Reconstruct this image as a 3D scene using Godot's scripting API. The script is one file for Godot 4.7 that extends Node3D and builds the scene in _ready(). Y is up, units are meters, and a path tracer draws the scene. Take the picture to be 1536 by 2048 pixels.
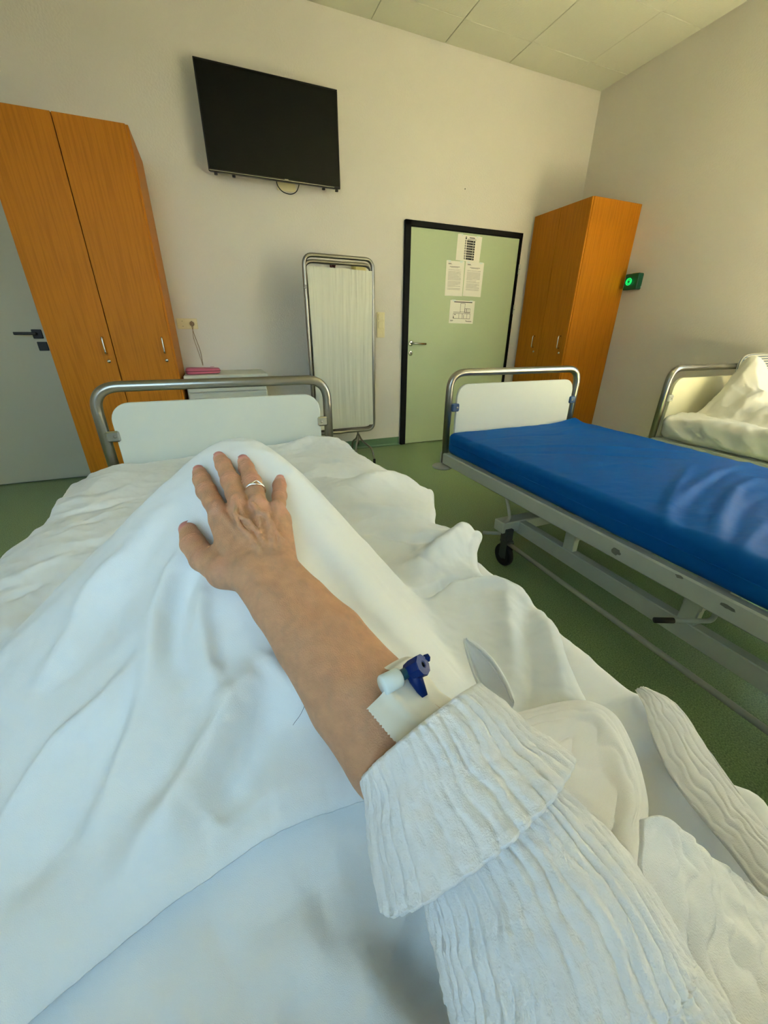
extends Node3D
# A three-bed hospital room seen from the bed of a patient with raised knees.
# Back wall at z = 0, floor at y = 0, window wall behind the camera at z = 4.75.

const ROOM_H := 3.3
const X_RIGHT := 2.96
const X_LEFT := -3.15
const Z_REAR := 4.75

var M := {}
var used := {}

# ---------------------------------------------------------------- naming and tagging
func numbered(called: String) -> String:
	if not used.has(called):
		used[called] = 0
		return called
	used[called] += 1
	return "%s_%03d" % [called, used[called]]

func tag(o: Node3D, label: String, category: String, group := "") -> Node3D:
	o.set_meta("label", label)
	o.set_meta("category", category)
	if group != "":
		o.set_meta("group", group)
	return o

func thing(called: String, label: String, category: String, at := Vector3.ZERO, turn := 0.0, group := "") -> Node3D:
	var o := Node3D.new()
	o.name = numbered(called)
	add_child(o)
	o.position = at
	o.rotation.y = turn
	tag(o, label, category, group)
	return o

func obj(called: String, mesh: Mesh, m: Material, parent: Node3D = null) -> MeshInstance3D:
	var o := MeshInstance3D.new()
	o.name = numbered(called) if parent == null else called
	o.mesh = mesh
	o.material_override = m
	o.cast_shadow = GeometryInstance3D.SHADOW_CASTING_SETTING_ON
	if parent == null:
		add_child(o)
	else:
		parent.add_child(o, true)
	return o

func struct(called: String, mesh: Mesh, m: Material) -> MeshInstance3D:
	var o := obj(called, mesh, m)
	o.set_meta("kind", "structure")
	return o

# ---------------------------------------------------------------- mesh helpers
func mb(smooth := false) -> SurfaceTool:
	var st := SurfaceTool.new()
	st.begin(Mesh.PRIMITIVE_TRIANGLES)
	st.set_smooth_group(0 if smooth else -1)
	return st

func done(st: SurfaceTool) -> ArrayMesh:
	st.generate_normals()
	return st.commit()

func tri(st: SurfaceTool, a: Vector3, b: Vector3, c: Vector3) -> void:
	st.add_vertex(a); st.add_vertex(b); st.add_vertex(c)

func quad(st: SurfaceTool, a: Vector3, b: Vector3, c: Vector3, d: Vector3) -> void:
	tri(st, a, b, c); tri(st, a, c, d)

# a polygon turned so that it faces away from a centre
func face_out(st: SurfaceTool, pts: Array, centre: Vector3) -> void:
	var mid := Vector3.ZERO
	for q in pts:
		mid += q
	mid /= pts.size()
	var n: Vector3 = (pts[1] - pts[0]).cross(pts[2] - pts[0])
	if n.dot(mid - centre) > 0.0:
		pts.reverse()
	for i in range(1, pts.size() - 1):
		tri(st, pts[0], pts[i], pts[i + 1])

# box with chamfered edges
func cbox(st: SurfaceTool, c: Vector3, s: Vector3, b := 0.003, t := Basis()) -> void:
	var h := s * 0.5
	b = minf(b, minf(h.x, minf(h.y, h.z)) * 0.9)
	var k := {}
	for sx in [-1, 1]:
		for sy in [-1, 1]:
			for sz in [-1, 1]:
				var q := Vector3(sx, sy, sz)
				k[[sx, sy, sz, 0]] = c + t * (q * Vector3(h.x, h.y - b, h.z - b))
				k[[sx, sy, sz, 1]] = c + t * (q * Vector3(h.x - b, h.y, h.z - b))
				k[[sx, sy, sz, 2]] = c + t * (q * Vector3(h.x - b, h.y - b, h.z))
	for g in [-1, 1]:
		face_out(st, [k[[g, -1, -1, 0]], k[[g, 1, -1, 0]], k[[g, 1, 1, 0]], k[[g, -1, 1, 0]]], c)
		face_out(st, [k[[-1, g, -1, 1]], k[[1, g, -1, 1]], k[[1, g, 1, 1]], k[[-1, g, 1, 1]]], c)
		face_out(st, [k[[-1, -1, g, 2]], k[[1, -1, g, 2]], k[[1, 1, g, 2]], k[[-1, 1, g, 2]]], c)
		for h2 in [-1, 1]:
			face_out(st, [k[[g, h2, -1, 0]], k[[g, h2, 1, 0]], k[[g, h2, 1, 1]], k[[g, h2, -1, 1]]], c)
			face_out(st, [k[[g, -1, h2, 0]], k[[g, 1, h2, 0]], k[[g, 1, h2, 2]], k[[g, -1, h2, 2]]], c)
			face_out(st, [k[[-1, g, h2, 1]], k[[1, g, h2, 1]], k[[1, g, h2, 2]], k[[-1, g, h2, 2]]], c)
			for h3 in [-1, 1]:
				face_out(st, [k[[g, h2, h3, 0]], k[[g, h2, h3, 1]], k[[g, h2, h3, 2]]], c)

func box(c: Vector3, s: Vector3, b := 0.003) -> ArrayMesh:
	var st := mb()
	cbox(st, c, s, b)
	return done(st)

# box given by its two far corners
func span(a: Vector3, b: Vector3, bev := 0.003) -> ArrayMesh:
	return box((a + b) * 0.5, (b - a).abs(), bev)

# round tube swept along points; r may be a number or an array
func tube(st: SurfaceTool, pts: Array, r, sides := 10, caps := true) -> void:
	var n := pts.size()
	var rings := []
	var up := Vector3.UP
	var t0: Vector3 = (pts[1] - pts[0]).normalized()
	if absf(t0.dot(up)) > 0.9:
		up = Vector3.RIGHT
	var nrm := (up - t0 * up.dot(t0)).normalized()
	for i in n:
		var t: Vector3 = (pts[mini(i + 1, n - 1)] - pts[maxi(i - 1, 0)]).normalized()
		nrm = (nrm - t * nrm.dot(t)).normalized()
		var bi := t.cross(nrm)
		var rr: float = r[i] if r is Array else r
		var ring := []
		for k in sides:
			var a := TAU * k / sides
			ring.append(pts[i] + (nrm * cos(a) + bi * sin(a)) * rr)
		rings.append(ring)
	for i in n - 1:
		for k in sides:
			var k2 := (k + 1) % sides
			quad(st, rings[i][k], rings[i][k2], rings[i + 1][k2], rings[i + 1][k])
	if caps:
		for k in sides:
			var k2 := (k + 1) % sides
			tri(st, pts[0], rings[0][k2], rings[0][k])
			tri(st, pts[n - 1], rings[n - 1][k], rings[n - 1][k2])

func tube_mesh(pts: Array, r, sides := 12, caps := true) -> ArrayMesh:
	var st := mb(true)
	tube(st, pts, r, sides, caps)
	return done(st)

# polyline with its corners rounded by radius rad
func rounded(pts: Array, rad: float, steps := 8) -> Array:
	var out := [pts[0]]
	for i in range(1, pts.size() - 1):
		var p: Vector3 = pts[i]
		var a: Vector3 = (pts[i - 1] - p)
		var b: Vector3 = (pts[i + 1] - p)
		var l := minf(rad, minf(a.length(), b.length()) * 0.49)
		var pa := p + a.normalized() * l
		var pb := p + b.normalized() * l
		for k in steps + 1:
			var t := float(k) / steps
			out.append(pa.lerp(p, t).lerp(p.lerp(pb, t), t))
	out.append(pts[pts.size() - 1])
	return out

func smooth_line(pts: Array, n: int) -> Array:
	var c := Curve3D.new()
	for i in pts.size():
		var a: Vector3 = pts[maxi(i - 1, 0)]
		var b: Vector3 = pts[mini(i + 1, pts.size() - 1)]
		c.add_point(pts[i], (a - b) / 6.0, (b - a) / 6.0)
	var out := []
	for i in n + 1:
		out.append(c.sample_baked(c.get_baked_length() * i / n, true))
	return out

# body of revolution about the local y axis, placed by xf; profile holds (radius, height)
func lathe(st: SurfaceTool, profile: Array, xf: Transform3D, sides := 20) -> void:
	for i in profile.size() - 1:
		var p: Vector2 = profile[i]
		var q: Vector2 = profile[i + 1]
		for k in sides:
			var a := TAU * k / sides
			var b := TAU * (k + 1) / sides
			var p0 := xf * Vector3(p.x * cos(a), p.y, p.x * sin(a))
			var p1 := xf * Vector3(p.x * cos(b), p.y, p.x * sin(b))
			var q0 := xf * Vector3(q.x * cos(a), q.y, q.x * sin(a))
			var q1 := xf * Vector3(q.x * cos(b), q.y, q.x * sin(b))
			if p.x > 1e-6:
				tri(st, p0, q1, p1)
			if q.x > 1e-6:
				tri(st, p0, q0, q1)

func lathe_mesh(profile: Array, xf: Transform3D, sides := 20, smooth := true) -> ArrayMesh:
	var st := mb(smooth)
	lathe(st, profile, xf, sides)
	return done(st)

func axis(at: Vector3, dir: Vector3) -> Transform3D:
	var y := dir.normalized()
	var x := (Vector3.RIGHT if absf(y.x) < 0.8 else Vector3.BACK)
	var z := x.cross(y).normalized()
	x = y.cross(z)
	return Transform3D(Basis(x, y, z), at)

# flat outline (x, y) extruded along z by thick, with a small chamfer on both faces
func plate(outline: PackedVector2Array, thick: float, xf: Transform3D, bev := 0.002) -> ArrayMesh:
	var st := mb()
	var inner: PackedVector2Array = Geometry2D.offset_polygon(outline, -bev)[0] if bev > 0.0 else outline
	var same := inner.size() == outline.size()
	if not same:
		inner = outline
	var h := thick * 0.5
	var idx := Geometry2D.triangulate_polygon(inner)
	var front := Vector3(0, 0, 1)
	for i in range(0, idx.size(), 3):
		var a := inner[idx[i]]; var b := inner[idx[i + 1]]; var c := inner[idx[i + 2]]
		if (b - a).cross(c - a) > 0.0:
			var t := b; b = c; c = t
		tri(st, xf * Vector3(a.x, a.y, h), xf * Vector3(b.x, b.y, h), xf * Vector3(c.x, c.y, h))
		tri(st, xf * Vector3(a.x, a.y, -h), xf * Vector3(c.x, c.y, -h), xf * Vector3(b.x, b.y, -h))
	var n := outline.size()
	var ccw := not Geometry2D.is_polygon_clockwise(outline)
	var e := h - (bev if same else 0.0)
	for i in n:
		var j := (i + 1) % n
		var rows := [[inner, h], [outline, e], [outline, -e], [inner, -h]]
		for r in 3:
			var a2: Vector2 = rows[r][0][i]; var b2: Vector2 = rows[r][0][j]
			var c2: Vector2 = rows[r + 1][0][j]; var d2: Vector2 = rows[r + 1][0][i]
			var q := [xf * Vector3(a2.x, a2.y, rows[r][1]), xf * Vector3(b2.x, b2.y, rows[r][1]), xf * Vector3(c2.x, c2.y, rows[r + 1][1]), xf * Vector3(d2.x, d2.y, rows[r + 1][1])]
			if not ccw:
				q.reverse()
			quad(st, q[0], q[1], q[2], q[3])
	return done(st)

func round_rect(x0: float, y0: float, x1: float, y1: float, r_top: float, r_bot: float, steps := 8) -> PackedVector2Array:
	var out := PackedVector2Array()
	for c in [[x1 - r_bot, y0 + r_bot, r_bot, -PI / 2], [x1 - r_top, y1 - r_top, r_top, 0.0], [x0 + r_top, y1 - r_top, r_top, PI / 2], [x0 + r_bot, y0 + r_bot, r_bot, PI]]:
		for k in steps + 1:
			var a: float = c[3] + PI / 2 * k / steps
			out.append(Vector2(c[0] + c[2] * cos(a), c[1] + c[2] * sin(a)))
	return out

# smooth sheet through a grid of points, rows of nu; faces the side of (du x dv) unless flip
func sheet(pts: PackedVector3Array, nu: int, nv: int, flip := false, closed_u := false, colors := PackedColorArray()) -> ArrayMesh:
	var nrm := PackedVector3Array()
	nrm.resize(nu * nv)
	for j in nv:
		for i in nu:
			var i0 := i - 1; var i1 := i + 1
			if closed_u:
				i0 = (i0 + nu) % nu; i1 = i1 % nu
			else:
				i0 = maxi(i0, 0); i1 = mini(i1, nu - 1)
			var du := pts[j * nu + i1] - pts[j * nu + i0]
			var dv := pts[mini(j + 1, nv - 1) * nu + i] - pts[maxi(j - 1, 0) * nu + i]
			var n := du.cross(dv).normalized()
			nrm[j * nu + i] = -n if flip else n
	var idx := PackedInt32Array()
	var last := nu if closed_u else nu - 1
	for j in nv - 1:
		for i in last:
			var a := j * nu + i
			var b := j * nu + (i + 1) % nu
			var c := (j + 1) * nu + (i + 1) % nu
			var d := (j + 1) * nu + i
			if flip:
				idx.append_array([a, b, c, a, c, d])
			else:
				idx.append_array([a, c, b, a, d, c])
	var arr := []
	arr.resize(Mesh.ARRAY_MAX)
	arr[Mesh.ARRAY_VERTEX] = pts
	arr[Mesh.ARRAY_NORMAL] = nrm
	arr[Mesh.ARRAY_INDEX] = idx
	if colors.size() > 0:
		arr[Mesh.ARRAY_COLOR] = colors
	var am := ArrayMesh.new()
	am.add_surface_from_arrays(Mesh.PRIMITIVE_TRIANGLES, arr)
	return am

# ---------------------------------------------------------------- materials
func noise_tex(freq: float, oct: int, seed_: int, ramp = null, normal := 0.0, size := 512, kind := FastNoiseLite.TYPE_SIMPLEX_SMOOTH) -> NoiseTexture2D:
	var n := FastNoiseLite.new()
	n.noise_type = kind
	n.seed = seed_
	n.frequency = freq
	n.fractal_octaves = oct
	var t := NoiseTexture2D.new()
	t.width = size
	t.height = size
	t.seamless = true
	t.noise = n
	if ramp != null:
		var g := Gradient.new()
		var offs := PackedFloat32Array()
		var cols := PackedColorArray()
		for e in ramp:
			offs.append(e[0]); cols.append(e[1])
		g.offsets = offs
		g.colors = cols
		t.color_ramp = g
	if normal > 0.0:
		t.as_normal_map = true
		t.bump_strength = normal
	return t

func mat(called: String, c: Color, rough := 0.6, metal := 0.0, spec := 0.5) -> StandardMaterial3D:
	var m := StandardMaterial3D.new()
	m.resource_name = called
	m.albedo_color = c
	m.roughness = rough
	m.metallic = metal
	m.metallic_specular = spec
	M[called] = m
	return m

func tri_map(m: StandardMaterial3D, scale: Vector3, world := false) -> void:
	m.uv1_triplanar = true
	m.uv1_world_triplanar = world
	m.uv1_triplanar_sharpness = 6.0
	m.uv1_scale = scale

func bump(m: StandardMaterial3D, t: Texture2D, strength := 1.0) -> void:
	m.normal_enabled = true
	m.normal_texture = t
	m.normal_scale = strength

func make_materials() -> void:
	var fine := noise_tex(0.05, 4, 11, null, 4.0)
	var weave := noise_tex(0.22, 2, 12, null, 3.0)
	var m := mat("wall_paint", Color(0.87, 0.85, 0.80), 0.85)
	bump(m, fine, 0.25); tri_map(m, Vector3.ONE * 2.0, true)
	m = mat("ceiling_board", Color(0.84, 0.84, 0.75), 0.9)
	bump(m, fine, 0.2); tri_map(m, Vector3.ONE * 2.0, true)
	mat("plenum", Color(0.62, 0.61, 0.55), 0.9)
	m = mat("lino", Color(1, 1, 1), 0.38)
	m.albedo_texture = noise_tex(0.06, 5, 21, [[0.0, Color(0.33, 0.42, 0.28)], [0.40, Color(0.50, 0.60, 0.41)], [0.6, Color(0.54, 0.635, 0.44)], [1.0, Color(0.69, 0.77, 0.57)]])
	bump(m, fine, 0.15)
	tri_map(m, Vector3.ONE * 4.5, true)
	mat("lino_skirt", Color(0.36, 0.50, 0.36), 0.45)
	# beech veneer with upright grain
	m = mat("beech", Color(1, 1, 1), 0.5, 0.0, 0.3)
	m.albedo_texture = noise_tex(0.012, 4, 31, [[0.2, Color(0.69, 0.43, 0.07)], [0.45, Color(0.73, 0.455, 0.08)], [0.6, Color(0.75, 0.475, 0.09)], [0.85, Color(0.725, 0.45, 0.075)]], 0.0, 1024)
	tri_map(m, Vector3(4.0, 0.16, 4.0))
	m.uv1_offset = Vector3(0.31, 0.17, 0.53)
	mat("chrome", Color(0.76, 0.76, 0.73), 0.22, 1.0)
	mat("steel", Color(0.62, 0.61, 0.57), 0.3, 1.0)
	mat("door_green", Color(0.71, 0.77, 0.61), 0.5)
	mat("frame_black", Color(0.012, 0.024, 0.02), 0.6, 0.0, 0.3)
	mat("door_white", Color(0.78, 0.77, 0.67), 0.5)
	mat("black_metal", Color(0.025, 0.035, 0.04), 0.45)
	mat("screen_glass", Color(0.006, 0.010, 0.008), 0.2, 0.0, 0.4)
	mat("tv_black", Color(0.02, 0.022, 0.022), 0.35)
	mat("socket_cream", Color(0.90, 0.86, 0.68), 0.45)
	mat("hole_dark", Color(0.05, 0.045, 0.04), 0.7)
	mat("cable_beige", Color(0.62, 0.52, 0.38), 0.6)
	mat("cable_black", Color(0.03, 0.03, 0.03), 0.5)
	m = mat("pink_leather", Color(0.80, 0.42, 0.50), 0.5)
	bump(m, weave, 0.3); tri_map(m, Vector3.ONE * 12.0)
	mat("lacquer_white", Color(0.80, 0.81, 0.75), 0.45)
	mat("laminate_white", Color(0.82, 0.83, 0.77), 0.5)
	mat("laminate_cream", Color(0.87, 0.85, 0.70), 0.5)
	m = mat("screen_cloth", Color(0.88, 0.875, 0.79), 0.9)
	bump(m, weave, 0.4); tri_map(m, Vector3.ONE * 10.0)
	m.backlight_enabled = true
	m.backlight = Color(0.12, 0.12, 0.1)
	mat("rubber", Color(0.035, 0.037, 0.037), 0.7)
	mat("bed_paint", Color(0.72, 0.74, 0.68), 0.45)
	mat("castor_grey", Color(0.22, 0.23, 0.22), 0.5)
	mat("bumper_grey", Color(0.66, 0.66, 0.6), 0.6)
	mat("chip", Color(0.45, 0.45, 0.40), 0.7)
	mat("clip_blue", Color(0.16, 0.30, 0.45), 0.4)
	m = mat("mattress_blue", Color(0.03, 0.34, 0.63), 0.6, 0.0, 0.22)
	bump(m, weave, 0.15); tri_map(m, Vector3.ONE * 14.0)
	m = mat("bed_linen", Color(0.90, 0.905, 0.885), 0.85)
	bump(m, weave, 0.25); tri_map(m, Vector3.ONE * 9.0)
	m = mat("cotton", Color(0.93, 0.925, 0.90), 0.85)
	bump(m, weave, 0.3); tri_map(m, Vector3.ONE * 12.0)
	m = mat("linen_dull", Color(0.86, 0.85, 0.78), 0.85)
	bump(m, weave, 0.25); tri_map(m, Vector3.ONE * 9.0)
	m = mat("muslin", Color(0.905, 0.895, 0.87), 0.95)
	bump(m, noise_tex(0.09, 4, 77, null, 6.0), 0.42); tri_map(m, Vector3.ONE * 16.0)
	m = mat("paper", Color(0.86, 0.85, 0.79), 0.8)
	mat("emergency_green", Color(0.02, 0.30, 0.20), 0.3)
	mat("deep_red", Color(0.28, 0.03, 0.04), 0.4)
	mat("pale_yellow", Color(0.82, 0.77, 0.48), 0.45)
	mat("cap_white", Color(0.86, 0.90, 0.88), 0.35)
	mat("iv_blue", Color(0.004, 0.13, 0.36), 0.4, 0.0, 0.35)
	mat("iv_teal", Color(0.02, 0.27, 0.33), 0.3)
	mat("silver", Color(0.9, 0.89, 0.86), 0.15, 1.0)
	m = mat("tape", Color(0.86, 0.84, 0.77), 0.8)
	bump(m, weave, 0.25); tri_map(m, Vector3.ONE * 30.0)
	m = mat("window_frame", Color(0.85, 0.86, 0.84), 0.45)
	m = mat("glass", Color(0.95, 0.98, 0.98, 0.06), 0.02)
	m.transparency = BaseMaterial3D.TRANSPARENCY_ALPHA
	mat("facade", Color(0.55, 0.53, 0.48), 0.9)

# ---------------------------------------------------------------- scene
func _ready() -> void:
	# camera: eye 1.14 m above the floor, over the lap of the patient
	var cam := Camera3D.new()
	cam.name = "camera"
	cam.keep_aspect = Camera3D.KEEP_HEIGHT
	cam.fov = rad_to_deg(2.0 * atan(1024.0 / 766.89))
	cam.near = 0.02
	cam.far = 60.0
	add_child(cam)
	var pitch := deg_to_rad(24.7611)
	var yaw := deg_to_rad(22.4577)
	var roll := deg_to_rad(0.342)
	var fw := Vector3(sin(yaw) * cos(pitch), -sin(pitch), -cos(yaw) * cos(pitch))
	var r0 := Vector3(cos(yaw), 0, sin(yaw))
	var u0 := r0.cross(fw)
	var right := r0 * cos(roll) + u0 * sin(roll)
	cam.transform = Transform3D(Basis(right, right.cross(fw), -fw), Vector3(-0.931, 1.1355, 3.9322))
	cam.current = true

	# daylight: an even, slightly cool sky that enters through the windows behind the camera
	var we := WorldEnvironment.new()
	we.name = "environment"
	var e := Environment.new()
	var sky := Sky.new()
	var sm := ProceduralSkyMaterial.new()
	sm.sky_top_color = Color(0.55, 0.72, 0.86)
	sm.sky_horizon_color = Color(0.86, 0.92, 0.94)
	sm.ground_horizon_color = Color(0.62, 0.62, 0.56)
	sm.ground_bottom_color = Color(0.45, 0.45, 0.40)
	sm.sky_energy_multiplier = 1.0
	sm.sun_angle_max = 1.0
	sky.sky_material = sm
	e.background_mode = Environment.BG_SKY
	e.sky = sky
	e.tonemap_mode = Environment.TONE_MAPPER_LINEAR
	e.tonemap_exposure = 10.6
	e.sdfgi_enabled = true
	e.ssao_enabled = true
	e.ssil_enabled = true
	we.environment = e
	add_child(we)

	# late sun from the right: it falls through the right-hand windows on to the far bed and floor, out of view
	var sun := DirectionalLight3D.new()
	sun.name = "sun"
	sun.light_color = Color(1.0, 0.94, 0.84)
	sun.light_energy = 9.0
	sun.light_angular_distance = 0.6
	sun.shadow_enabled = true
	var towards := Vector3(-cos(deg_to_rad(60.0)), -sin(deg_to_rad(60.0)), 0.12)
	sun.basis = Basis.looking_at(towards, Vector3.UP)
	add_child(sun)

	make_materials()
	build_room()
	build_doors()
	build_wall_things()
	build_wardrobes()
	build_cabinet()
	build_folding_screen()
	build_beds()
	build_my_bedding()
	build_other_bedding()
	build_person()
	build_robe()

# ---------------------------------------------------------------- the room
func build_room() -> void:
	struct("floor", span(Vector3(X_LEFT - 0.2, -0.2, -0.25), Vector3(X_RIGHT + 0.2, 0, Z_REAR + 0.3), 0.0), M.lino)
	struct("wall_back", span(Vector3(X_LEFT - 0.2, 0, -0.25), Vector3(X_RIGHT + 0.2, ROOM_H + 0.15, 0), 0.0), M.wall_paint)
	struct("wall_left", span(Vector3(X_LEFT - 0.2, 0, 0), Vector3(X_LEFT, ROOM_H + 0.15, Z_REAR + 0.3), 0.0), M.wall_paint)
	# windows: one in the rear wall over the patient's side, two in the right wall beyond the frame
	window_wall("wall_rear", [[-2.7, -1.2]], 1.0, 2.95, X_LEFT, X_RIGHT, true, 1)
	window_wall("wall_right", [[2.8, 3.6], [3.8, 4.6]], 1.0, 2.95, 0.0, Z_REAR + 0.3, false, 2)
	# ceiling: slab with square boards hung below it, thin open joints between them
	var ce := struct("ceiling", span(Vector3(X_LEFT - 0.2, ROOM_H + 0.03, -0.25), Vector3(X_RIGHT + 0.2, ROOM_H + 0.2, Z_REAR + 0.3), 0.0), M.plenum)
	var xs := []
	var zs := []
	var xx := 0.562 - 0.645 * 6
	while xx < X_RIGHT:
		xs.append(xx)
		xx += 0.645
	var zz := 0.29 - 0.625
	while zz < Z_REAR:
		zs.append(zz)
		zz += 0.625
	var rng := RandomNumberGenerator.new()
	rng.seed = 5
	var whole := box(Vector3.ZERO, Vector3(0.6405, 0.026, 0.6215), 0.0025)
	for px in xs:
		for pz in zs:
			var x0 := maxf(px, X_LEFT)
			var x1 := minf(px + 0.645, X_RIGHT)
			var z0 := maxf(pz, 0.0)
			var z1 := minf(pz + 0.625, Z_REAR)
			if x1 - x0 < 0.03 or z1 - z0 < 0.03:
				continue
			var cut: bool = x1 - x0 < 0.64 or z1 - z0 < 0.62
			var ms := box(Vector3.ZERO, Vector3(x1 - x0 - 0.0045, 0.026, z1 - z0 - 0.0035), 0.0025) if cut else whole
			var b := obj("ceiling_board", ms, M.ceiling_board, ce)
			b.position = Vector3((x0 + x1) * 0.5, ROOM_H + 0.015 + rng.randf_range(-0.001, 0.0025), (z0 + z1) * 0.5)
			b.rotation = Vector3(rng.randf_range(-0.003, 0.003), 0, rng.randf_range(-0.003, 0.003))
	# coved green skirting
	var prof := [Vector2(0.03, 0.0), Vector2(0.012, 0.006), Vector2(0.005, 0.02), Vector2(0.004, 0.085), Vector2(0.0, 0.088)]
	skirt("baseboard_back", prof, [Vector3(-1.9, 0, 0), Vector3(0.87, 0, 0)], Vector3.BACK)
	skirt("baseboard_right", prof, [Vector3(X_RIGHT, 0, 0.0), Vector3(X_RIGHT, 0, Z_REAR)], Vector3.LEFT)
	skirt("baseboard_left", prof, [Vector3(X_LEFT, 0, Z_REAR), Vector3(X_LEFT, 0, 0.0)], Vector3.RIGHT)

# wall pierced by windows; along = true runs in x at the rear, else in z on the right
func window_wall(called: String, wins: Array, sill: float, head: float, from: float, to: float, along: bool, number: int) -> void:
	var put := func(s: float, y: float, depth: float) -> Vector3:
		return Vector3(s, y, Z_REAR + depth) if along else Vector3(X_RIGHT + depth, y, s)
	var thick := 0.3 if along else 0.2
	var block := func(st: SurfaceTool, s0: float, s1: float, y0: float, y1: float, d0: float, d1: float, bev: float) -> void:
		var a: Vector3 = put.call(s0, y0, d0)
		var b: Vector3 = put.call(s1, y1, d1)
		cbox(st, (a + b) * 0.5, (b - a).abs(), bev)
	var st := mb()
	var x := from
	for w in wins:
		block.call(st, x, w[0], 0.0, ROOM_H + 0.15, 0.0, thick, 0.0)
		block.call(st, w[0], w[1], 0.0, sill, 0.0, thick, 0.0)
		block.call(st, w[0], w[1], head, ROOM_H + 0.15, 0.0, thick, 0.0)
		x = w[1]
	block.call(st, x, to, 0.0, ROOM_H + 0.15, 0.0, thick, 0.0)
	struct(called, done(st), M.wall_paint)
	for i in wins.size():
		var a: float = wins[i][0]
		var b: float = wins[i][1]
		var m := (a + b) * 0.5
		var z := thick - 0.1
		var fr := mb()
		for s in [a + 0.03, m, b - 0.03]:
			block.call(fr, s - 0.03, s + 0.03, sill, head, z - 0.03, z + 0.03, 0.004)
		for s in [sill + 0.03, head - 0.03]:
			block.call(fr, a + 0.06, b - 0.06, s - 0.03, s + 0.03, z - 0.03, z + 0.03, 0.004)
		var o := struct("window_%d" % (number + i), done(fr), M.window_frame)
		for s in [[a + 0.06, m - 0.03], [m + 0.03, b - 0.06]]:
			var pn := mb()
			block.call(pn, s[0], s[1], sill + 0.06, head - 0.06, z - 0.003, z + 0.003, 0.0)
			obj("pane", done(pn), M.glass, o)
		var ws := mb()
		block.call(ws, a - 0.03, b + 0.03, sill - 0.03, sill, -0.1, z - 0.03, 0.004)
		obj("window_sill", done(ws), M.window_frame, o)

func skirt(called: String, prof: Array, ends: Array, out: Vector3) -> void:
	var st := mb()
	for i in prof.size() - 1:
		var a: Vector2 = prof[i]
		var b: Vector2 = prof[i + 1]
		face_out(st, [ends[0] + out * a.x + Vector3.UP * a.y, ends[1] + out * a.x + Vector3.UP * a.y, ends[1] + out * b.x + Vector3.UP * b.y, ends[0] + out * b.x + Vector3.UP * b.y], (ends[0] + ends[1]) * 0.5 - out)
	struct(called, done(st), M.lino_skirt)

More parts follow.
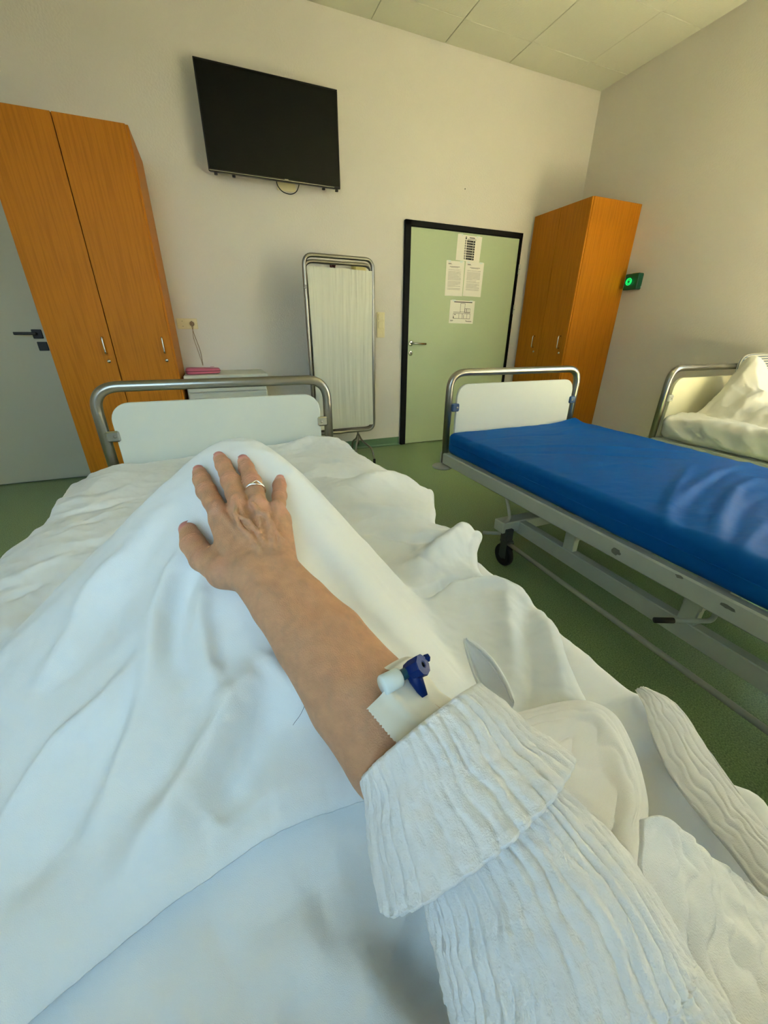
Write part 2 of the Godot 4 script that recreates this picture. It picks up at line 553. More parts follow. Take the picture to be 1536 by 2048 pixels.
func build_doors() -> void:
	# sage green room door in a black steel frame
	var x0 := 0.879
	var x1 := 2.225
	var top := 2.1
	var d := struct("door_1", span(Vector3(x0 + 0.062, 0.008, 0.004), Vector3(x1 - 0.034, top - 0.05, 0.022), 0.002), M.door_green)
	var fr := mb()
	cbox(fr, Vector3(x0 + 0.031, top * 0.5, 0.012), Vector3(0.058, top, 0.04), 0.003)
	cbox(fr, Vector3(x1 - 0.016, top * 0.5, 0.012), Vector3(0.03, top, 0.04), 0.003)
	cbox(fr, Vector3((x0 + x1) * 0.5, top - 0.0225, 0.012), Vector3(x1 - x0, 0.045, 0.04), 0.003)
	obj("door_frame", done(fr), M.frame_black, d)
	for y in [1.78, 1.40, 0.35]:
		var h := obj("hinge", lathe_mesh([Vector2(0, 0), Vector2(0.009, 0.0), Vector2(0.009, 0.09), Vector2(0, 0.09)], axis(Vector3(x1 - 0.004, y - 0.045, 0.04), Vector3.UP), 12), M.lacquer_white, d)
		obj("knuckle", lathe_mesh([Vector2(0.0095, 0), Vector2(0.0105, 0.004), Vector2(0.0095, 0.008)], axis(Vector3(x1 - 0.004, y - 0.004, 0.04), Vector3.UP), 12), M.steel, h)
	var hx := 0.975
	var hd := mb(true)
	lathe(hd, [Vector2(0, 0.008), Vector2(0.02, 0.008), Vector2(0.026, 0.006), Vector2(0.027, 0.0)], axis(Vector3(hx, 1.06, 0.022), Vector3.BACK), 24)
	tube(hd, rounded([Vector3(hx, 1.06, 0.022), Vector3(hx, 1.06, 0.075), Vector3(hx + 0.15, 1.055, 0.075)], 0.022), 0.0095, 12)
	obj("door_handle", done(hd), M.chrome, d)
	var lk := obj("lock_rose", lathe_mesh([Vector2(0, 0.007), Vector2(0.02, 0.007), Vector2(0.025, 0.005), Vector2(0.026, 0.0)], axis(Vector3(hx, 0.965, 0.022), Vector3.BACK), 24), M.chrome, d)
	var ky := mb()
	cbox(ky, Vector3(hx, 0.958, 0.0295), Vector3(0.008, 0.018, 0.003), 0.001)
	lathe(ky, [Vector2(0, 0.002), Vector2(0.0085, 0.002), Vector2(0.0085, 0)], axis(Vector3(hx, 0.969, 0.029), Vector3.BACK), 16)
	obj("keyhole", done(ky), M.hole_dark, lk)
	# pale grey door beside the tall wardrobe, black lever handle
	var d2 := struct("door_2", span(Vector3(-2.98, 0.012, 0.004), Vector3(-2.03, 2.05, 0.03), 0.002), M.door_white)
	var f2 := mb()
	for s in [-3.01, -2.0]:
		cbox(f2, Vector3(s, 1.04, 0.012), Vector3(0.05, 2.08, 0.03), 0.003)
	cbox(f2, Vector3(-2.505, 2.08, 0.012), Vector3(1.06, 0.05, 0.03), 0.003)
	obj("door_frame", done(f2), M.door_white, d2)
	var h2 := mb()
	cbox(h2, Vector3(-2.125, 1.129, 0.036), Vector3(0.062, 0.062, 0.01), 0.003)
	tube(h2, [Vector3(-2.13, 1.132, 0.035), Vector3(-2.13, 1.132, 0.07)], 0.009, 10)
	cbox(h2, Vector3(-2.187, 1.132, 0.072), Vector3(0.135, 0.02, 0.012), 0.003)
	obj("door_handle", done(h2), M.black_metal, d2)
	var l2 := mb()
	cbox(l2, Vector3(-2.115, 1.045, 0.034), Vector3(0.062, 0.062, 0.008), 0.003)
	obj("lock_plate", done(l2), M.black_metal, d2)
	build_papers()

# printed sheets: flat ink on white, drawn into small images
func page(w: int, h: int, draw: Callable) -> StandardMaterial3D:
	var im := Image.create(w, h, false, Image.FORMAT_RGBA8)
	im.fill(Color(0.93, 0.92, 0.87))
	draw.call(im)
	var m := StandardMaterial3D.new()
	m.resource_name = "printed_page"
	m.albedo_texture = ImageTexture.create_from_image(im)
	m.roughness = 0.8
	return m

func rule(im: Image, x: float, y: float, w: float, h: float, c: Color) -> void:
	var s := Vector2(im.get_width(), im.get_height())
	im.fill_rect(Rect2i(int(x * s.x), int(y * s.y), maxi(1, int(w * s.x)), maxi(1, int(h * s.y))), c)

func text_lines(im: Image, x: float, y: float, w: float, n: int, step: float, rng: RandomNumberGenerator, c: Color) -> void:
	for i in n:
		if rng.randf() < 0.16:
			continue
		var at := x
		var end := x + w * (1.0 if rng.randf() < 0.75 else rng.randf_range(0.4, 0.9))
		while at < end:
			var l := rng.randf_range(0.012, 0.06)
			rule(im, at, y + i * step, minf(l, end - at), step * 0.42, c)
			at += l + 0.012

# a thin sheet with a slight curl, its print mapped over it
func paper(called: String, label: String, x0: float, y0: float, x1: float, y1: float, m: Material, curl: float, tilt: float, group: String) -> void:
	var nu := 9
	var nv := 9
	var st := SurfaceTool.new()
	st.begin(Mesh.PRIMITIVE_TRIANGLES)
	st.set_smooth_group(0)
	var w := x1 - x0
	var h := y1 - y0
	var pt := func(u: float, v: float) -> Vector3:
		var lift := 0.0006 + curl * pow(absf(u - 0.5) * 2.0, 3.0) * (1.0 - v) + curl * 0.6 * v * v * (1.0 - u)
		return Vector3((u - 0.5) * w, (0.5 - v) * h, lift)
	for j in nv - 1:
		for i in nu - 1:
			var q := []
			for k in [[0, 0], [1, 0], [1, 1], [0, 1]]:
				q.append(Vector2(float(i + k[0]) / (nu - 1), float(j + k[1]) / (nv - 1)))
			for t in [[0, 1, 2], [0, 2, 3]]:
				for k in t:
					st.set_uv(q[k])
					st.add_vertex(pt.call(q[k].x, q[k].y))
	st.generate_normals()
	var root := thing(called, label, "paper", Vector3((x0 + x1) * 0.5, (y0 + y1) * 0.5, 0.0225), 0.0, group)
	root.rotation.z = tilt
	obj("sheet", st.commit(), m, root)
	for s in [-1, 1]:
		obj("tape_strip", box(Vector3(s * w * 0.36, h * 0.5 - 0.004, 0.0014 + curl * 0.2), Vector3(0.045, 0.016, 0.0006), 0.0), M.cap_white, root)

func build_papers() -> void:
	var ink := Color(0.13, 0.13, 0.13)
	var grey := Color(0.52, 0.51, 0.47)
	var p1 := page(320, 240, func(im: Image):
		rule(im, 0.34, 0.05, 0.05, 0.10, ink)
		rule(im, 0.355, 0.065, 0.02, 0.03, Color(0.9, 0.9, 0.86))
		rule(im, 0.50, 0.07, 0.22, 0.03, ink)
		rule(im, 0.42, 0.13, 0.36, 0.018, ink)
		var r := RandomNumberGenerator.new()
		r.seed = 3
		for i in 8:
			var y := 0.18 + i * 0.098
			rule(im, 0.33, y, 0.05, 0.07, ink)
			rule(im, 0.342, y + 0.015, 0.022, 0.035, Color(0.85, 0.85, 0.8))
			rule(im, 0.41, y, 0.34, 0.075, ink)
			for k in 4:
				rule(im, 0.43 + r.randf() * 0.03, y + 0.012 + k * 0.015, r.randf_range(0.05, 0.2), 0.008, Color(0.62, 0.61, 0.57))
			rule(im, 0.66, y + 0.01, 0.03, 0.05, Color(0.7, 0.69, 0.64)))
	var doc := func(seed_: int, head: float) -> StandardMaterial3D:
		return page(256, 362, func(im: Image):
			var r := RandomNumberGenerator.new()
			r.seed = seed_
			rule(im, 0.12, 0.07, 0.17, 0.018, ink)
			rule(im, 0.12, 0.10, 0.22, 0.008, grey)
			rule(im, head, 0.155, 0.56, 0.013, Color(0.35, 0.34, 0.32))
			rule(im, head + 0.08, 0.18, 0.4, 0.010, grey)
			text_lines(im, 0.14, 0.24, 0.72, 36, 0.0165, r, grey))
	var p4 := page(340, 240, func(im: Image):
		rule(im, 0.16, 0.055, 0.74, 0.035, ink)
		var room := func(x: float, y: float, w: float, h: float):
			var t := 0.011
			rule(im, x, y, w, t * 1.4, ink); rule(im, x, y + h - t, w, t * 1.4, ink)
			rule(im, x, y, t, h, ink); rule(im, x + w - t, y, t, h, ink)
		room.call(0.43, 0.12, 0.19, 0.38)
		room.call(0.62, 0.34, 0.07, 0.18)
		room.call(0.69, 0.34, 0.15, 0.18)
		rule(im, 0.75, 0.36, 0.01, 0.14, ink)
		rule(im, 0.16, 0.50, 0.29, 0.016, ink)
		rule(im, 0.60, 0.50, 0.25, 0.016, ink)
		room.call(0.16, 0.56, 0.24, 0.23)
		room.call(0.39, 0.56, 0.15, 0.23)
		room.call(0.53, 0.56, 0.20, 0.23)
		room.call(0.72, 0.56, 0.14, 0.23)
		rule(im, 0.20, 0.60, 0.06, 0.03, ink)
		rule(im, 0.58, 0.62, 0.012, 0.15, ink)
		rule(im, 0.16, 0.70, 0.03, 0.09, ink)
		rule(im, 0.05, 0.86, 0.12, 0.018, ink); rule(im, 0.05, 0.90, 0.10, 0.018, grey)
		rule(im, 0.68, 0.86, 0.05, 0.02, ink); rule(im, 0.76, 0.87, 0.16, 0.012, grey); rule(im, 0.70, 0.90, 0.24, 0.02, ink))
	paper("notice_sheet", "white sheet with a column of dark pictogram boxes, topmost on green door", 1.44, 1.815, 1.722, 2.03, p1, 0.009, -0.02, "notices on the green door")
	paper("notice_sheet", "white text page on green door, the one on the handle side of the pair", 1.337, 1.505, 1.546, 1.81, doc.call(8, 0.2), 0.004, 0.012, "notices on the green door")
	paper("notice_sheet", "white text page on green door, the one on the hinge side of the pair", 1.556, 1.508, 1.778, 1.813, doc.call(9, 0.25), 0.003, -0.012, "notices on the green door")
	paper("floor_plan_sheet", "white sheet with a black floor plan, lowest on the green door", 1.409, 1.253, 1.71, 1.468, p4, 0.003, -0.01, "notices on the green door")

# ---------------------------------------------------------------- things on the walls
func socket(parent: Node3D, at: Vector3, face_m: Material) -> MeshInstance3D:
	var st := mb(true)
	lathe(st, [Vector2(0.0205, 0.0), Vector2(0.0225, 0.0025), Vector2(0.0215, 0.0025), Vector2(0.0195, -0.010), Vector2(0.0, -0.010)], axis(at + Vector3(0, 0, 0.012), Vector3.BACK), 24)
	var o := obj("socket_cup", done(st), face_m, parent)
	var h := mb(true)
	for s in [-1, 1]:
		lathe(h, [Vector2(0, 0.0008), Vector2(0.0028, 0.0008), Vector2(0.0028, 0.0)], axis(at + Vector3(s * 0.0095, 0, 0.0025), Vector3.BACK), 10)
		cbox(h, at + Vector3(0, s * 0.0185, 0.006), Vector3(0.005, 0.003, 0.009), 0.0)
	obj("contact", done(h), M.hole_dark, o)
	return o

# square plate with a round opening for a socket cup
func ring_plate(c: Vector3, half: float, hole: float, z: float) -> ArrayMesh:
	var st := mb()
	var n := 32
	for k in n:
		var a := TAU * k / n
		var b := TAU * (k + 1) / n
		var da := Vector3(cos(a), sin(a), 0)
		var db := Vector3(cos(b), sin(b), 0)
		var oa := da * (half / maxf(absf(da.x), absf(da.y)))
		var ob := db * (half / maxf(absf(db.x), absf(db.y)))
		var f := Vector3(0, 0, z)
		face_out(st, [c + da * hole + f, c + db * hole + f, c + ob + f, c + oa + f], c)
		face_out(st, [c + oa + f, c + ob + f, c + ob, c + oa], c)
	return done(st)

func build_wall_things() -> void:
	# television on a wall bracket
	var tv := thing("television", "large flat black television mounted high on the back wall", "television", Vector3(-0.255, 2.222, 0))
	var x0 := -0.503
	var x1 := 0.495
	var h := 0.598
	obj("back_shell", span(Vector3(x0 + 0.003, 0.004, 0.07), Vector3(x1 - 0.003, h - 0.003, 0.108), 0.008), M.tv_black, tv)
	obj("bulge", span(Vector3(x0 + 0.15, 0.03, 0.045), Vector3(x1 - 0.15, 0.4, 0.075), 0.01), M.tv_black, tv)
	obj("screen", span(Vector3(x0 + 0.009, 0.016, 0.100), Vector3(x1 - 0.009, h - 0.009, 0.1165), 0.0), M.screen_glass, tv)
	var bz := mb()
	cbox(bz, Vector3((x0 + x1) * 0.5, h - 0.0045, 0.112), Vector3(x1 - x0, 0.009, 0.016), 0.002)
	for s in [x0 + 0.0045, x1 - 0.0045]:
		cbox(bz, Vector3(s, h * 0.5, 0.112), Vector3(0.009, h - 0.018, 0.016), 0.002)
	obj("bezel", done(bz), M.tv_black, tv)
	obj("lower_strip", span(Vector3(x0, 0.0, 0.104), Vector3(x1, 0.016, 0.121), 0.003), M.tv_black, tv)
	obj("chrome_edge", span(Vector3(x0 + 0.004, 0.0035, 0.120), Vector3(x1 - 0.05, 0.009, 0.123), 0.001), M.chrome, tv)
	obj("logo_plate", span(Vector3(0.045, 0.0105, 0.1205), Vector3(0.075, 0.0145, 0.1215), 0.0), M.chrome, tv)
	obj("wall_bracket", span(Vector3(-0.2, 0.1, 0.001), Vector3(0.2, 0.4, 0.05), 0.004), M.black_metal, tv)
	for s in [-0.455, -0.33, 0.36, 0.47]:
		obj("foot_socket", span(Vector3(s - 0.012, -0.014, 0.085), Vector3(s + 0.012, 0.002, 0.105), 0.003), M.tv_black, tv)
	obj("cable", tube_mesh(smooth_line([Vector3(-0.01, 0.03, 0.08), Vector3(-0.005, -0.012, 0.06), Vector3(0.035, -0.048, 0.05), Vector3(0.10, -0.056, 0.045), Vector3(0.15, -0.03, 0.05), Vector3(0.175, 0.03, 0.07)], 24), 0.0035, 8), M.cable_black, tv)
	obj("outlet_box", span(Vector3(0.0, -0.03, 0.0), Vector3(0.15, 0.03, 0.012), 0.003), M.socket_cream, tv)
	# double socket by the wardrobe, with a plugged-in charger lead
	var ds := thing("double_socket", "cream double wall socket beside the tall wardrobe", "socket", Vector3(-1.097, 1.213, 0))
	obj("frame", span(Vector3(-0.078, -0.04, 0), Vector3(0.078, 0.04, 0.007), 0.003), M.socket_cream, ds)
	for s in [-0.0355, 0.0355]:
		obj("insert", ring_plate(Vector3(s, 0, 0.001), 0.0275, 0.0205, 0.0115), M.socket_cream, ds)
		socket(ds, Vector3(s, 0, 0.0), M.socket_cream)
	var ch := thing("charger_cable", "thin beige charger lead hanging from the double socket to the cabinet", "cable", Vector3(-1.0615, 1.213, 0))
	obj("plug", lathe_mesh([Vector2(0, 0.032), Vector2(0.012, 0.032), Vector2(0.0165, 0.026), Vector2(0.0175, 0.0), Vector2(0, 0.0)], axis(Vector3(0, 0, 0.006), Vector3.BACK), 20), M.cable_beige, ch)
	obj("lead", tube_mesh(smooth_line([Vector3(0, 0, 0.036), Vector3(-0.004, -0.015, 0.05), Vector3(0.004, -0.08, 0.06), Vector3(0.03, -0.2, 0.16), Vector3(0.035, -0.28, 0.28), Vector3(0.036, -0.305, 0.34)], 40), 0.0024, 8), M.cable_beige, ch)
	obj("lead", tube_mesh(smooth_line([Vector3(0.003, -0.004, 0.036), Vector3(0.004, -0.022, 0.048), Vector3(-0.006, -0.10, 0.06), Vector3(0.012, -0.2, 0.15), Vector3(0.03, -0.28, 0.28), Vector3(0.034, -0.305, 0.34)], 40), 0.002, 8), M.cable_beige, ch)
	# switch strip by the door: two rockers over one socket
	var sw := thing("switch_strip", "cream upright strip of two light switches above a socket by the green door", "switch", Vector3(0.645, 1.226, 0))
	obj("frame", span(Vector3(-0.041, -0.113, 0), Vector3(0.041, 0.113, 0.011), 0.003), M.socket_cream, sw)
	for s in [0.072, 0.0]:
		obj("rocker", span(Vector3(-0.029, s - 0.030, 0.004), Vector3(0.029, s + 0.030, 0.018), 0.004), M.socket_cream, sw)
	obj("insert", ring_plate(Vector3(0, -0.072, 0.001), 0.0275, 0.0205, 0.0115), M.socket_cream, sw)
	socket(sw, Vector3(0, -0.072, 0.0), M.socket_cream)
	# small items on the wall above and behind the folding screen
	var hk := thing("wall_hook", "dark red peg on the back wall behind the folding screen", "hook", Vector3(0.178, 1.70, 0))
	obj("peg", lathe_mesh([Vector2(0, 0.055), Vector2(0.014, 0.055), Vector2(0.018, 0.045), Vector2(0.016, 0.0), Vector2(0, 0.0)], axis(Vector3.ZERO, Vector3.BACK), 16), M.deep_red, hk)
	obj("back_plate", box(Vector3(0, 0, 0.004), Vector3(0.05, 0.07, 0.008), 0.002), M.deep_red, hk)
	var dp := thing("dispenser", "pale yellow box dispenser on the back wall behind the folding screen", "dispenser", Vector3(0.41, 1.60, 0))
	obj("body", box(Vector3(0, 0.05, 0.05), Vector3(0.12, 0.16, 0.1), 0.015), M.pale_yellow, dp)
	obj("slot", box(Vector3(0, 0.0, 0.1005), Vector3(0.07, 0.02, 0.002), 0.0005), M.hole_dark, dp)
	var sc := tag(obj("screw", lathe_mesh([Vector2(0, 0.004), Vector2(0.004, 0.003), Vector2(0.005, 0.0)], axis(Vector3(1.502, 2.392, 0), Vector3.BACK), 10), M.hole_dark), "small dark screw head alone on the wall above the green door", "screw")
	# green emergency luminaire on the right wall
	var eb := thing("emergency_light", "small dark green emergency box with a glowing ring on the right wall", "light", Vector3(X_RIGHT, 1.615, 0.86))
	obj("wall_plate", span(Vector3(-0.012, -0.06, -0.06), Vector3(0.0, 0.06, 0.08), 0.002), M.black_metal, eb)
	obj("housing", span(Vector3(-0.075, -0.068, -0.055), Vector3(-0.012, 0.068, 0.09), 0.006), M.emergency_green, eb)
	obj("top_clip", span(Vector3(-0.06, 0.066, 0.0), Vector3(-0.03, 0.074, 0.05), 0.002), M.pale_yellow, eb)
	obj("corner_led", span(Vector3(-0.02, -0.055, 0.0885), Vector3(-0.012, -0.04, 0.0915), 0.0005), M.cap_white, eb)
	var gl := StandardMaterial3D.new()
	gl.resource_name = "green_glow"
	gl.albedo_color = Color(0.1, 0.8, 0.45)
	gl.emission_enabled = true
	gl.emission = Color(0.10, 0.95, 0.50)
	gl.emission_energy_multiplier = 0.06
	for r in [0.028, 0.016]:
		var rg := mb(true)
		var ring := []
		for k in 25:
			var a := TAU * k / 24
			ring.append(Vector3(-0.0765, 0.002 + cos(a) * r, -0.005 + sin(a) * r))
		tube(rg, ring, 0.0042 if r > 0.02 else 0.003, 8, false)
		obj("glow_ring", done(rg), gl, eb)
	var li := OmniLight3D.new()
	li.name = "emergency_glow"
	li.light_color = Color(0.10, 0.95, 0.50)
	li.light_energy = 0.0002
	li.light_size = 0.03
	li.omni_range = 8.0
	li.omni_attenuation = 2.0
	li.shadow_enabled = true
	li.position = Vector3(-0.10, 0.0, 0.0)
	eb.add_child(li)

func bow_handle(parent: Node3D, a: Vector3, b: Vector3, out: Vector3) -> void:
	obj("handle", tube_mesh(rounded([a, a + out, b + out, b], 0.014, 6), 0.0055, 10), M.chrome, parent)

func build_wardrobes() -> void:
	var wh := 2.25
	# tall wardrobe against the back wall
	var w := thing("wardrobe", "tall beech wardrobe with two doors standing against the back wall", "wardrobe", Vector3(-1.915, 0, 0.003))
	var ww := 0.725
	var dp := 0.58
	obj("side_panel", span(Vector3(0, 0, 0), Vector3(0.019, wh, dp), 0.0015), M.beech, w)
	obj("side_panel", span(Vector3(ww - 0.019, 0, 0), Vector3(ww, wh, dp), 0.0015), M.beech, w)
	obj("top_panel", span(Vector3(0.019, wh - 0.019, 0), Vector3(ww - 0.019, wh, dp), 0.001), M.beech, w)
	obj("plinth", span(Vector3(0.019, 0, dp - 0.06), Vector3(ww - 0.019, 0.08, dp - 0.04), 0.001), M.beech, w)
	obj("back_panel", span(Vector3(0.019, 0.08, 0.0), Vector3(ww - 0.019, wh - 0.019, 0.012), 0.0), M.beech, w)
	for k in 2:
		var x0 := 0.001 + k * 0.3575
		var x1 := x0 + 0.3525
		var d := obj("door", span(Vector3(x0, 0.085, dp), Vector3(x1, wh - 0.002, dp + 0.019), 0.0015), M.beech, w)
		var hx: float = 0.31 if k == 0 else 0.664
		bow_handle(d, Vector3(hx, 1.112, dp + 0.019), Vector3(hx, 1.012, dp + 0.019), Vector3(0, 0, 0.03))
		var lk := obj("lock", lathe_mesh([Vector2(0, 0.004), Vector2(0.009, 0.004), Vector2(0.0115, 0.0)], axis(Vector3(hx, 0.962, dp + 0.019), Vector3.BACK), 18), M.chrome, d)
	# second wardrobe, its back to the right wall
	var v := thing("wardrobe", "beech wardrobe in the corner beside the green door, broad plain side to the room", "wardrobe", Vector3(X_RIGHT - 0.003, 0, 0.035))
	var wd := 0.715
	obj("side_panel", span(Vector3(-0.598, 0, wd - 0.019), Vector3(0, wh, wd), 0.0015), M.beech, v)
	obj("side_panel", span(Vector3(-0.598, 0, 0), Vector3(0, wh, 0.019), 0.0015), M.beech, v)
	obj("top_panel", span(Vector3(-0.598, wh - 0.019, 0.019), Vector3(0, wh, wd - 0.019), 0.001), M.beech, v)
	obj("plinth", span(Vector3(-0.57, 0, 0.019), Vector3(-0.55, 0.08, wd - 0.019), 0.001), M.beech, v)
	obj("back_panel", span(Vector3(-0.012, 0.08, 0.019), Vector3(0, wh - 0.019, wd - 0.019), 0.0), M.beech, v)
	for k in 2:
		var z0 := 0.001 + k * 0.3575
		var z1: float = z0 + 0.3525
		var d := obj("door", span(Vector3(-0.618, 0.085, z0), Vector3(-0.599, wh - 0.002, z1), 0.0015), M.beech, v)
		var hz: float = 0.268 if k == 0 else 0.635
		bow_handle(d, Vector3(-0.618, 1.136, hz), Vector3(-0.618, 1.024, hz), Vector3(-0.03, 0, 0))
		obj("lock", lathe_mesh([Vector2(0, 0.004), Vector2(0.009, 0.004), Vector2(0.0115, 0.0)], axis(Vector3(-0.618, 0.98, hz + 0.01), Vector3.LEFT), 18), M.chrome, d)

func build_cabinet() -> void:
	var c := thing("bedside_cabinet", "white cabinet against the back wall between the tall wardrobe and the folding screen", "cabinet", Vector3(-1.165, 0, 0.02))
	var w := 0.60
	var d := 0.47
	obj("body", span(Vector3(0, 0.05, 0), Vector3(w, 0.80, d), 0.004), M.lacquer_white, c)
	obj("top", span(Vector3(-0.008, 0.80, -0.005), Vector3(w + 0.02, 0.845, d + 0.02), 0.006), M.lacquer_white, c)
	obj("plinth", span(Vector3(0.02, 0.0, 0.02), Vector3(w - 0.02, 0.05, d - 0.03), 0.001), M.lacquer_white, c)
	var dr := obj("door", span(Vector3(0.006, 0.06, d), Vector3(w - 0.006, 0.71, d + 0.018), 0.004), M.lacquer_white, c)
	obj("grip", span(Vector3(0.04, 0.66, d + 0.018), Vector3(0.16, 0.675, d + 0.03), 0.003), M.steel, dr)
	obj("drawer", span(Vector3(0.006, 0.72, d), Vector3(w - 0.006, 0.795, d + 0.018), 0.004), M.lacquer_white, c)
	# pink zipped pouch on the cabinet
	var p := thing("pouch", "flat pink zipped pouch on the white cabinet", "pouch", Vector3(-1.03, 0.845, 0.36))
	var prof := []
	var n := 28
	var rows := 9
	var pts := PackedVector3Array()
	for j in rows:
		var t := float(j) / (rows - 1)
		var a := -PI / 2 + PI * t
		var inset := 0.022 * (1.0 - pow(maxf(cos(a), 0.0), 0.6))
		for k in n:
			var b := TAU * k / n
			var cx := pow(absf(cos(b)), 0.35) * signf(cos(b))
			var cz := pow(absf(sin(b)), 0.35) * signf(sin(b))
			pts.append(Vector3(cx * (0.128 - inset), 0.024 + 0.022 * sin(a) * (1.0 - 0.15 * cx), cz * (0.065 - inset)))
	var top := PackedVector3Array()
	obj("shell", sheet(pts, n, rows, false, true), M.pink_leather, p)
	var cap := mb(true)
	for s in [0, rows - 1]:
		var mid := Vector3.ZERO
		for k in n:
			mid += pts[s * n + k]
		mid /= n
		mid.y += 0.003 if s > 0 else 0.0
		for k in n:
			face_out(cap, [mid, pts[s * n + k], pts[s * n + (k + 1) % n]], Vector3(0, 0.024, 0))
	obj("cover", done(cap), M.pink_leather, p)
	var zp := []
	for k in n + 1:
		zp.append(pts[(rows / 2) * n + k % n] * Vector3(1.005, 1, 1.005))
	obj("zip", tube_mesh(zp, 0.0022, 6, false), M.deep_red, p)
	obj("pull_tab", box(Vector3(0.07, 0.05, -0.03), Vector3(0.03, 0.003, 0.006), 0.001), M.pink_leather, p)

func build_folding_screen() -> void:
	var s := thing("folding_screen", "folded privacy screen of steel tubes and white cloth on castors by the back wall", "screen", Vector3(-0.16, 0, 0.34))
	var w := 0.585
	var frame := func(z: float, x0: float, y1: float) -> ArrayMesh:
		var st := mb(true)
		var pts := rounded([Vector3(x0 + w * 0.5, 0.285, z), Vector3(x0 + w, 0.285, z), Vector3(x0 + w, y1, z), Vector3(x0, y1, z), Vector3(x0, 0.285, z), Vector3(x0 + w * 0.5 - 0.001, 0.285, z)], 0.075, 8)
		tube(st, pts, 0.0155, 14, false)
		return done(st)
	var front := obj("front_frame", frame.call(0.03, 0.0, 1.71), M.steel, s)
	obj("rear_frame", frame.call(-0.045, 0.015, 1.68), M.steel, s)
	for y in [1.497, 1.487, 1.477, 0.355]:
		obj("hinge_collar", lathe_mesh([Vector2(0.0155, -0.003), Vector2(0.0178, -0.002), Vector2(0.0178, 0.002), Vector2(0.0155, 0.003)], axis(Vector3(0.0, y, 0.03), Vector3.UP), 14), M.chrome, front)
	# gathered cloth panel
	var nu := 90
	var nv := 50
	var f := FastNoiseLite.new()
	f.seed = 9
	f.frequency = 5.0
	for pass_ in 2:
		var pts := PackedVector3Array()
		var z0 := 0.03 if pass_ == 0 else -0.045
		for j in nv:
			var v := float(j) / (nv - 1)
			for i in nu:
				var u := float(i) / (nu - 1)
				var y := lerpf(1.634, 0.318 + 0.02 * u, v) - 0.008 * u * (1.0 - v)
				var x := lerpf(0.02, w - 0.008, u) + 0.014 * (0.5 - u) * sin(v * PI)
				var gather := 0.0025 * sin(u * 120.0 + f.get_noise_2d(u * 3.0, 7.0) * 6.0) * exp(-v * 10.0)
				var fold := 0.006 * f.get_noise_2d(u * 1.6 + 0.12 * sin(v * 2.0), v * 0.10) * (0.4 + 0.6 * sin(v * PI)) + 0.002 * f.get_noise_2d(u * 4.0, v * 0.3 + 5.0)
				pts.append(Vector3(x, y, z0 + 0.012 * (1 if pass_ == 0 else -1) + gather + fold))
		obj("cloth_panel", sheet(pts, nu, nv, true), M.screen_cloth, s)
	# stem, feet and castors
	for k in [[0.43, 0.0], [0.12, -0.01]]:
		var bx: float = k[0]
		obj("stem", tube_mesh([Vector3(bx, 0.29, 0.0), Vector3(bx, 0.14, 0.0)], 0.011, 10), M.steel, s)
		for d in [[0.065, 0.28], [-0.03, -0.12], [-0.05, 0.08]]:
			var foot := Vector3(bx + d[0], 0.06, d[1])
			obj("leg", tube_mesh(rounded([Vector3(bx, 0.25, 0.0), Vector3(bx + d[0] * 0.25, 0.19, d[1] * 0.25), Vector3(bx + d[0] * 0.9, 0.15, d[1] * 0.85), foot], 0.04, 6), 0.0095, 10), M.steel, s)
			var cs := obj("castor", lathe_mesh([Vector2(0, 0.012), Vector2(0.018, 0.012), Vector2(0.024, 0.007), Vector2(0.025, 0.0), Vector2(0.024, -0.007), Vector2(0.018, -0.012), Vector2(0, -0.012)], axis(Vector3(foot.x, 0.025, foot.z), Vector3(1, 0, 0.4)), 20), M.rubber, s)
			obj("fork", box(foot + Vector3(0, -0.012, 0), Vector3(0.022, 0.03, 0.022), 0.006), M.rubber, cs)

# ---------------------------------------------------------------- beds
func arch(x0: float, x1: float, y0: float, y1: float, z: float, rad := 0.10) -> ArrayMesh:
	return tube_mesh(rounded([Vector3(x0, y0, z), Vector3(x0, y1, z), Vector3(x1, y1, z), Vector3(x1, y0, z)], rad, 12), 0.0215, 18)

